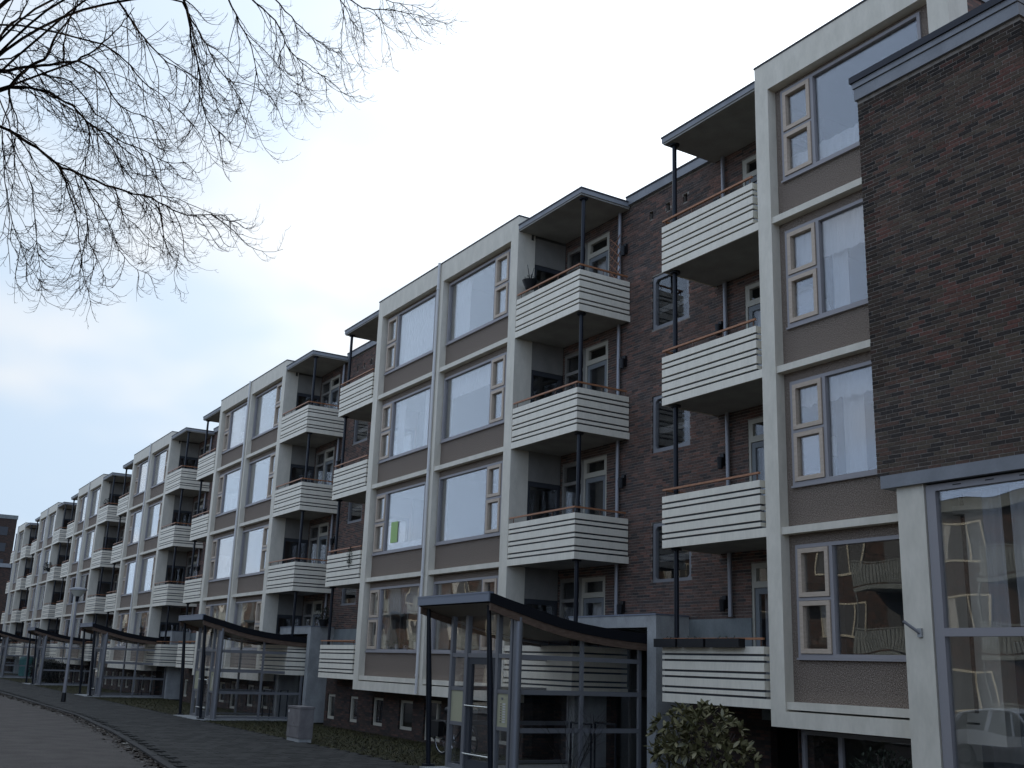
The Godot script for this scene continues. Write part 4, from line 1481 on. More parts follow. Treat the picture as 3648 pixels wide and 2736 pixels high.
# a small white hatchback on the far side of the street, seen in the shop window; its nose towards +x
func car(at: Vector3):
	var o := node3(self, "parked_car", at)
	tag(o, "white hatchback parked across the street, mirrored in the shop window", "car")
	# body sections along x: [x, half width at sill, sill y, belt half width, belt y]
	var secs := [[-1.85, 0.62, 0.42, 0.66, 0.72], [-1.78, 0.76, 0.26, 0.74, 0.88], [-1.3, 0.82, 0.20, 0.78, 0.94], [-0.4, 0.83, 0.19, 0.80, 0.92], [0.5, 0.83, 0.19, 0.79, 0.90], [0.95, 0.82, 0.20, 0.76, 0.87], [1.5, 0.78, 0.23, 0.70, 0.76], [1.80, 0.68, 0.28, 0.60, 0.62], [1.88, 0.55, 0.36, 0.5, 0.52]]
	var st := start()
	for i in secs.size() - 1:
		var a = secs[i]
		var b = secs[i + 1]
		var pa := [Vector3(a[0], a[2], a[1] * 0.92), Vector3(a[0], (a[2] + a[4]) / 2.0, a[1]), Vector3(a[0], a[4], a[3]), Vector3(a[0], a[4] + 0.02, 0.0)]
		var pb := [Vector3(b[0], b[2], b[1] * 0.92), Vector3(b[0], (b[2] + b[4]) / 2.0, b[1]), Vector3(b[0], b[4], b[3]), Vector3(b[0], b[4] + 0.02, 0.0)]
		for k in 3:
			quad(st, pa[k], pb[k], pb[k + 1], pa[k + 1])
			var f := func(v): return Vector3(v.x, v.y, -v.z)
			quad(st, f.call(pb[k]), f.call(pa[k]), f.call(pa[k + 1]), f.call(pb[k + 1]))
	for e in [[secs[0], -1.0], [secs[secs.size() - 1], 1.0]]:
		var q = e[0]
		var c0 := Vector3(q[0], q[2], q[1])
		var c1 := Vector3(q[0], q[2], -q[1])
		var c2 := Vector3(q[0], q[4], -q[3])
		var c3 := Vector3(q[0], q[4], q[3])
		if e[1] > 0.0:
			quad(st, c0, c1, c2, c3)
		else:
			quad(st, c1, c0, c3, c2)
	done(st, o, "body", M.white_car)
	# cabin: glass sides with white pillars and roof
	var g := mat("car_glass", lin(0.02, 0.025, 0.027), 0.08, 0.0, 0.7)
	st = start()
	var low := [Vector2(-1.74, 0.90), Vector2(-0.55, 0.92), Vector2(0.25, 0.905), Vector2(1.0, 0.87)]
	var top := [Vector2(-1.38, 1.36), Vector2(-0.55, 1.46), Vector2(0.1, 1.45), Vector2(0.32, 1.40)]
	for i in 3:
		for s in [1.0, -1.0]:
			var a := Vector3(low[i].x, low[i].y, 0.76 * s)
			var b := Vector3(low[i + 1].x, low[i + 1].y, 0.76 * s)
			var c := Vector3(top[i + 1].x, top[i + 1].y, 0.56 * s)
			var d := Vector3(top[i].x, top[i].y, 0.56 * s)
			quad(st, a, b, c, d) if s > 0.0 else quad(st, b, a, d, c)
	quad(st, Vector3(1.0, 0.87, 0.76), Vector3(1.0, 0.87, -0.76), Vector3(0.32, 1.40, -0.56), Vector3(0.32, 1.40, 0.56))
	quad(st, Vector3(-1.74, 0.90, -0.76), Vector3(-1.74, 0.90, 0.76), Vector3(-1.38, 1.36, 0.56), Vector3(-1.38, 1.36, -0.56))
	done(st, o, "window", g)
	st = start()
	for i in 3:
		quad(st, Vector3(top[i].x, top[i].y + 0.012, 0.58), Vector3(top[i + 1].x, top[i + 1].y + 0.012, 0.58), Vector3(top[i + 1].x, top[i + 1].y + 0.03, 0.0), Vector3(top[i].x, top[i].y + 0.03, 0.0))
		quad(st, Vector3(top[i].x, top[i].y + 0.03, 0.0), Vector3(top[i + 1].x, top[i + 1].y + 0.03, 0.0), Vector3(top[i + 1].x, top[i + 1].y + 0.012, -0.58), Vector3(top[i].x, top[i].y + 0.012, -0.58))
	done(st, o, "roof", M.white_car)
	for s in [1.0, -1.0]:
		st = start()
		for i in 4:
			srod(st, Vector3(low[i].x, low[i].y, 0.765 * s), Vector3(top[i].x, top[i].y + 0.01, 0.565 * s), 0.055 if i < 2 else 0.035)
		for i in 3:
			srod(st, Vector3(top[i].x, top[i].y, 0.57 * s), Vector3(top[i + 1].x, top[i + 1].y, 0.57 * s), 0.035)
		done(st, o, "window_frame", M.white_car)
	for x in [-1.18, 1.22]:
		for s in [1.0, -1.0]:
			var w := node3(o, "wheel", Vector3(x, 0.29, 0.755 * s))
			rod(w, "tyre", M.rubber, Vector3(0, 0, -0.1), Vector3(0, 0, 0.1), 0.29, -1.0, 24)
			rod(w, "rim", M.chrome, Vector3(0, 0, -0.105), Vector3(0, 0, 0.105), 0.18, -1.0, 20)
	for s in [0.66, -0.66]:
		bx(o, "tail_light", mat("tail_lens", lin(0.4, 0.02, 0.02), 0.2), -1.83, -1.72, 0.70, 0.92, s - 0.09, s + 0.09)
		bx(o, "headlight", M.chrome, 1.70, 1.83, 0.50, 0.62, s - 0.12 * signf(s) - 0.1, s - 0.12 * signf(s) + 0.1)

# ------------------------------------------------------------------ things on the balconies
func build_balcony_things():
	var boxes_at := [[-2.84, -2.22, "left"], [-2.16, -1.46, "middle"], [-1.40, -0.56, "right"]]
	for q in boxes_at:
		var f := node3(self, "flower_box", Vector3((q[0] + q[1]) / 2.0, 1.36, 0.085))
		tag(f, "dark %s flower box of three hung on the lowest balcony rail" % {"left": "left-hand", "middle": "middle", "right": "long right-hand"}[q[2]], "flower box", "flower boxes on the lowest balcony")
		var hw: float = (q[1] - q[0]) / 2.0
		var st := start()
		sb(st, -hw, hw, 0.0, 0.14, -0.075, -0.06)
		sb(st, -hw, hw, 0.0, 0.14, 0.06, 0.075)
		sb(st, -hw, -hw + 0.015, 0.0, 0.14, -0.06, 0.06)
		sb(st, hw - 0.015, hw, 0.0, 0.14, -0.06, 0.06)
		sb(st, -hw, hw, -0.012, 0.0, -0.075, 0.075)
		done(st, f, "trough", M.black)
		bx(f, "earth", M.soil, -hw + 0.016, hw - 0.016, 0.004, 0.12, -0.058, 0.058)
		leaves_of(f, "sprigs", Vector3(0, 0.14, 0), Vector3(hw * 0.9, 0.03, 0.05), 40, 0.035, Color(0.03, 0.035, 0.018), 11 + int(hw * 100))
	var h := node3(self, "hanging_planter", Vector3(-8.15, 10.10, -0.16))
	tag(h, "dark round planter with upright spiky stems at the end of the top balcony rail", "planter")
	rod(h, "pot", M.black, Vector3(0, 0.0, 0), Vector3(0, 0.22, 0), 0.11, 0.20, 14)
	var sp := start()
	for a in [[0.02, 0.62, 0.1], [0.10, 0.55, -0.05], [-0.06, 0.40, 0.0], [0.16, 0.34, 0.06], [-0.14, 0.30, 0.04]]:
		srod(sp, Vector3(a[0] * 0.3, 0.2, 0), Vector3(a[0], a[1], a[2]), 0.014, 0.006, 6)
	done(sp, h, "stems", M.black)
	leaves_of(h, "leaves", Vector3(0, 0.25, 0), Vector3(0.2, 0.08, 0.2), 60, 0.05, Color(0.02, 0.024, 0.014), 41)
	# things standing in the windows
	var shade := mat("lamp_shade", lin(0.62, 0.60, 0.55), 0.8)
	shade.backlight = Color(0.5, 0.5, 0.5)
	var la := node3(self, "table_lamp", Vector3(0.98, 6.82, -0.55))
	tag(la, "small white table lamp standing in the lower casement of the second-floor right window", "lamp")
	rod(la, "stand", M.pipe_white, Vector3(0, 0, 0), Vector3(0, 0.30, 0), 0.05, 0.02, 10)
	rod(la, "shade", shade, Vector3(0, 0.30, 0), Vector3(0, 0.50, 0), 0.13, 0.07, 14)
	var va := node3(self, "vase", Vector3(2.12, 6.82, -0.55))
	tag(va, "tall white vase standing in the second-floor right window beside the brick edge", "vase")
	var vs := start()
	for i in 7:
		srod(vs, Vector3(0.015 * (1 if i % 2 else -1), i * 0.09, 0), Vector3(0.015 * (-1 if i % 2 else 1), i * 0.09 + 0.09, 0), 0.05 + 0.012 * (i % 2), 0.045, 10)
	done(vs, va, "body", M.pipe_white)
	var fl := node3(self, "floor_lamp", Vector3(1.0, 4.0, -0.6))
	tag(fl, "slender white lamp standing behind the lower casement of the first-floor right window", "lamp")
	rod(fl, "stand", M.pipe_white, Vector3(0, 0, 0), Vector3(0, 0.55, 0), 0.025, 0.02, 8)
	rod(fl, "shade", shade, Vector3(0, 0.52, 0), Vector3(0, 0.86, 0), 0.075, 0.06, 12)
	var spots := [[-15.5, 0.0, "leftmost"], [-14.9, 0.05, "second from left"], [-14.35, 0.02, "second from right"], [-13.7, 0.1, "rightmost"]]
	for q in spots:
		var po := node3(self, "sill_pot", Vector3(q[0], 1.22, -0.33))
		tag(po, "pale flower pot, %s of four, on a ground-floor window sill" % q[2], "flower pot", "pots on the ground-floor sill")
		rod(po, "pot", M.pipe_white, Vector3(0, 0, 0), Vector3(0, 0.14 + q[1], 0), 0.055, 0.08, 12)
		leaves_of(po, "leaves", Vector3(0, 0.2 + q[1], 0), Vector3(0.12, 0.08, 0.1), 40, 0.08, Color(0.03, 0.05, 0.02), 700 + int(q[0] * -10))
	# wooden trellis by the rain pipe
	var t := node3(self, "trellis", Vector3(-6.16, 9.90, -1.36), 0.0)
	tag(t, "orange brown diamond trellis leaning on the brick wall of the top balcony", "trellis")
	var tm := mat("trellis_wood", lin(0.30, 0.15, 0.085), 0.6)
	for k in 5:
		rod(t, "lath", tm, Vector3(-0.22 + 0.0, k * 0.22, 0.0), Vector3(0.16, k * 0.22 + 0.36, 0.0), 0.011, -1.0, 6)
		rod(t, "lath", tm, Vector3(0.16, k * 0.22, 0.012), Vector3(-0.22, k * 0.22 + 0.36, 0.012), 0.011, -1.0, 6)
	# green sheet of paper in the first-floor window of the middle bay
	var p := bx(self, "paper_sheet", mat("green_paper", lin(0.36, 0.52, 0.20), 0.8), -15.52, -15.06, 4.30, 4.91, -0.2045, -0.2025)
	tag(p, "yellow-green sheet of paper stuck inside a wide first-floor window", "poster")
	# turquoise wind screen at the end of the top balcony
	var ws := bx(self, "wind_screen", mat("turquoise_cloth", lin(0.16, 0.42, 0.38), 0.8), -0.105, -0.02, 9.03, 9.94, -0.26, -0.245)
	tag(ws, "turquoise cloth screen at the pier end of the top right balcony", "screen")
	var hb := node3(self, "hanging_basket", Vector3(-59.3, 9.85, -0.45))
	tag(hb, "round dark hanging basket on a top-floor balcony far along the row", "planter")
	leaves_of(hb, "foliage", Vector3(0, 0.4, 0), Vector3(0.32, 0.32, 0.32), 160, 0.09, Color(0.015, 0.018, 0.012), 45)
	rod(hb, "bowl", M.black, Vector3(0, 0.16, 0), Vector3(0, 0.4, 0), 0.12, 0.28, 12)
	rod(hb, "cord", M.black, Vector3(0, 0.4, 0), Vector3(0, 1.85, 0), 0.012, -1.0, 6)
	var tr := node3(self, "trailing_plant", Vector3(-17.9, 3.95, 0.04))
	tag(tr, "green plant trailing over the slats of a first-floor balcony", "plant")
	leaves_of(tr, "foliage", Vector3(0, 0.1, 0), Vector3(0.16, 0.30, 0.05), 130, 0.06, Color(0.022, 0.03, 0.014), 46)
	rod(tr, "stem", M.black, Vector3(0, -0.25, 0), Vector3(0, 0.4, 0), 0.01, -1.0, 5)
	var pp := node3(self, "potted_plant", Vector3(-22.1, 2.03, -0.95))
	tag(pp, "bushy potted plant standing on the portal roof behind the second shelter", "plant")
	rod(pp, "pot", M.black, Vector3(0, 0, 0), Vector3(0, 0.22, 0), 0.12, 0.17, 12)
	leaves_of(pp, "foliage", Vector3(0, 0.42, 0), Vector3(0.45, 0.24, 0.3), 260, 0.08, Color(0.02, 0.026, 0.014), 47)
	var fp := node3(self, "balcony_plant", Vector3(-76.2, 6.85, 0.05))
	tag(fp, "dark plant leaning out over a second-floor balcony far along the row", "plant")
	rod(fp, "pot", M.black, Vector3(0, -0.1, 0), Vector3(0, 0.2, 0), 0.14, 0.2, 12)
	leaves_of(fp, "foliage", Vector3(-0.2, 0.32, 0.1), Vector3(0.7, 0.3, 0.3), 260, 0.12, Color(0.012, 0.014, 0.01), 48)

func leaf_mesh() -> ArrayMesh:
	if not boxes.has("leaf"):
		var st := start()
		# a pointed oval folded along its midrib
		var out := [Vector3(0, 0, 0), Vector3(0.16, 0.04, 0.25), Vector3(0.19, 0.045, 0.5), Vector3(0.12, 0.02, 0.78), Vector3(0, -0.03, 1.0)]
		var mid := [Vector3(0, 0, 0), Vector3(0, 0.0, 0.25), Vector3(0, -0.005, 0.5), Vector3(0, -0.015, 0.78), Vector3(0, -0.03, 1.0)]
		for i in 4:
			for s in [1.0, -1.0]:
				var a: Vector3 = mid[i]
				var b: Vector3 = mid[i + 1]
				var c: Vector3 = out[i + 1] * Vector3(s, 1, 1)
				var d: Vector3 = out[i] * Vector3(s, 1, 1)
				if s > 0.0:
					quad(st, a, b, c, d)
				else:
					quad(st, d, c, b, a)
		st.generate_normals()
		boxes["leaf"] = st.commit()
	return boxes["leaf"]

func leaf_basis(r: RandomNumberGenerator, outward: Vector3, size: float) -> Basis:
	var z := (outward + Vector3(r.randfn(0, 0.5), r.randfn(0.0, 0.45), r.randfn(0, 0.5))).normalized()
	var y := (Vector3.UP + Vector3(r.randfn(0, 0.4), 0, r.randfn(0, 0.4))).normalized()
	var x := y.cross(z).normalized()
	return Basis(x, z.cross(x), z) * Basis.from_scale(Vector3.ONE * size * r.randf_range(0.75, 1.25))

func leaves_of(parent: Node, called: String, c: Vector3, rad: Vector3, n: int, size: float, col: Color, seed_: int):
	scatter(called, leaf_mesh(), n, func(r):
		var d := Vector3(r.randfn(0, 1), r.randfn(0, 1), r.randfn(0, 1)).normalized()
		var p: Vector3 = c + d * rad * pow(r.randf(), 0.4)
		return Transform3D(leaf_basis(r, d, size), p),
		func(r): return Color(col.r, col.g, col.b) * r.randf_range(0.6, 1.7), seed_, parent)

# ------------------------------------------------------------------ shrubs
func build_plants():
	var r := RandomNumberGenerator.new()
	r.seed = 555
	var o := node3(self, "evergreen_bush", Vector3(-0.75, G, 0.85))
	tag(o, "round evergreen bush with large pale olive leaves under the lowest balcony", "bush")
	var st := start()
	for k in 22:
		var e := Vector3(r.randf_range(-0.85, 0.85), r.randf_range(0.6, 1.3), r.randf_range(-0.5, 0.6))
		srod(st, Vector3(e.x * 0.15, 0, e.z * 0.15), e * Vector3(0.6, 0.6, 0.6), 0.018, 0.012, 5)
		srod(st, e * 0.6, e, 0.012, 0.006, 5)
	done(st, o, "stems", M.bark)
	# whorls of leaves on the outside of the bush
	var spots := []
	for k in 230:
		var d := Vector3(r.randfn(0, 1), r.randfn(0.25, 0.9), r.randfn(0.25, 0.9)).normalized()
		var rad := r.randf_range(0.72, 1.0)
		if k % 3 == 0:
			rad = r.randf_range(0.35, 0.75)
		var p := Vector3(0, 0.72, 0) + d * Vector3(1.12, 0.80, 0.72) * rad
		if p.y < 0.05:
			continue
		var n := r.randi_range(5, 8)
		for q in n:
			var a := TAU * q / n + r.randf() * 0.6
			var side := d.cross(Vector3(0.2, 0.9, 0.3)).normalized()
			var out := (d * 0.7 + side * cos(a) + side.cross(d) * sin(a)).normalized()
			spots.append([Transform3D(leaf_basis(r, out * 2.0, 0.15), p + out * 0.01), p.distance_to(get_node("camera").position - o.position), r.randf()])
	spots.sort_custom(func(a, b): return a[1] < b[1])
	var tones := [lin(0.062, 0.060, 0.022), lin(0.105, 0.098, 0.040), lin(0.15, 0.135, 0.06), lin(0.21, 0.185, 0.095)]
	var lm := []
	for t in tones:
		var m := mat("evergreen_leaf", t, 0.45, 0.0, 0.5)
		m.backlight = Color(0.12, 0.12, 0.12)
		lm.append(m)
	var rest := []
	for i in spots.size():
		if i < 280:
			var q = put(o, "leaf", leaf_mesh(), lm[int(spots[i][2] * 3.99)])
			q.transform = spots[i][0]
		else:
			rest.append(spots[i])
	var idx := [0]
	scatter("foliage", leaf_mesh(), rest.size(), func(_r):
		idx[0] += 1
		return rest[idx[0] - 1][0],
		func(rr):
			var c: Color = tones[rr.randi() % 4]
			return c.srgb_to_linear(), 560, o)
	# dark shrub before the half-sunk shop window
	var s := node3(self, "dark_shrub", Vector3(2.35, G, 0.15))
	tag(s, "dark small-leaved shrub before the basement window, left of the shop pier", "bush")
	st = start()
	for k in 12:
		srod(st, Vector3(r.randf_range(-0.1, 0.1), 0, 0), Vector3(r.randf_range(-0.5, 0.5), r.randf_range(0.5, 1.0), r.randf_range(-0.25, 0.25)), 0.012, 0.005, 5)
	done(st, s, "stems", M.bark)
	leaves_of(s, "foliage", Vector3(0.05, 0.5, 0), Vector3(0.72, 0.52, 0.36), 1500, 0.06, Color(0.016, 0.022, 0.013), 570)
	# hedge clumps far along
	var words := ["dark low hedge before the fourth shelter, behind the street lamp", "dark rounded shrub at the right end of the far hedge"]
	for i in 2:
		var h := node3(self, "hedge", Vector3(-65.5 + i * 5.2, G, 1.0 + i * 0.3))
		tag(h, words[i], "hedge")
		st = start()
		for k in 14:
			var hx := r.randf_range(-2.6, 2.6) if i == 0 else r.randf_range(-0.8, 0.8)
			srod(st, Vector3(hx, 0, 0), Vector3(hx + r.randf_range(-0.3, 0.3), 1.1, r.randf_range(-0.4, 0.4)), 0.02, 0.008, 5)
		done(st, h, "stems", M.bark)
		leaves_of(h, "foliage", Vector3(0, 0.75, 0), Vector3(3.6, 0.85, 0.9) if i == 0 else Vector3(1.3, 0.7, 0.8), 2600, 0.11, Color(0.010, 0.013, 0.009), 580 + i)
	# bare shrub before the side of the nearest shelter
	var b := node3(self, "bare_shrub", Vector3(-3.55, G, 1.5))
	tag(b, "thin leafless shrub before the glass side of the nearest shelter", "bush")
	var tw := Twigs.new()
	tw.r.seed = 31
	for k in 8:
		var a := r.randf() * TAU
		var p := PackedVector3Array()
		var q := Vector3(cos(a) * 0.06, 0, sin(a) * 0.06)
		var dv := Vector3(cos(a) * 0.25, 1.0, sin(a) * 0.25)
		for i in 7:
			p.append(q)
			dv = (dv + Vector3(r.randfn(0, 0.18), 0.05, r.randfn(0, 0.18))).normalized()
			q += dv * 0.22
		tw.tube(p, 0.007, 0.0025, 4)
		tw.side_twigs(p, 1.5, 0.25, 0.5, 0.003)
	put(b, "twigs", tw.commit(), M.bark)

# ------------------------------------------------------------------ the bare tree on the left
class Twigs:
	var v := PackedVector3Array()
	var nn := PackedVector3Array()
	var ix := PackedInt32Array()
	var r := RandomNumberGenerator.new()

	func tube(p: PackedVector3Array, r0: float, r1: float, sides: int):
		if p.size() < 2:
			return
		var base := v.size()
		for i in p.size():
			var t := (p[mini(i + 1, p.size() - 1)] - p[maxi(i - 1, 0)]).normalized()
			var a := t.cross(Vector3(0.31, 0.2, 0.93)).normalized()
			var b := t.cross(a)
			var rad := lerpf(r0, r1, float(i) / (p.size() - 1))
			for k in sides:
				var d := a * cos(TAU * k / sides) + b * sin(TAU * k / sides)
				v.append(p[i] + d * rad)
				nn.append(d)
		for i in p.size() - 1:
			for k in sides:
				var k2 := (k + 1) % sides
				var q := base + i * sides
				ix.append_array(PackedInt32Array([q + k, q + k2, q + sides + k, q + k2, q + sides + k2, q + sides + k]))

	# short twigs along a line, sweeping forward and then turning up at the tip
	func side_twigs(p: PackedVector3Array, per_seg: float, lmin: float, lmax: float, rad: float, up := 0.5, levels := 0):
		for i in range(1, p.size()):
			var n := int(per_seg) + int(r.randf() < fmod(per_seg, 1.0))
			for k in n:
				var f := r.randf()
				var at := p[i - 1].lerp(p[i], f)
				var t := (p[i] - p[i - 1]).normalized()
				var side := t.cross(Vector3(r.randfn(0, 1), r.randfn(0, 1), r.randfn(0, 1))).normalized()
				var d := (t * r.randf_range(0.5, 1.1) + side * r.randf_range(0.4, 0.9)).normalized()
				var len := r.randf_range(lmin, lmax)
				var m := 5
				var q := PackedVector3Array()
				var pos := at
				for j in m + 1:
					q.append(pos)
					d = (d + Vector3(r.randfn(0, 0.10), up * 0.15 * j - 0.08, r.randfn(0, 0.10))).normalized()
					pos += d * len / m
				tube(q, rad, rad * 0.5, 3)
				if levels > 0:
					side_twigs(q, 0.75, lmin * 0.3, lmax * 0.4, rad * 0.7, up * 1.3, levels - 1)

	func commit() -> ArrayMesh:
		var arr := []
		arr.resize(Mesh.ARRAY_MAX)
		arr[Mesh.ARRAY_VERTEX] = v
		arr[Mesh.ARRAY_NORMAL] = nn
		arr[Mesh.ARRAY_INDEX] = ix
		var m := ArrayMesh.new()
		m.add_surface_from_arrays(Mesh.PRIMITIVE_TRIANGLES, arr)
		return m

func smooth_line(pts: Array, step: float) -> PackedVector3Array:
	var c := Curve3D.new()
	for i in pts.size():
		var t: Vector3 = (pts[mini(i + 1, pts.size() - 1)] - pts[maxi(i - 1, 0)]) / 6.0
		c.add_point(pts[i], -t, t)
	var out := PackedVector3Array()
	var l := c.get_baked_length()
	var n := maxi(3, int(l / step))
	for i in n + 1:
		out.append(c.sample_baked(l * i / n, true))
	return out

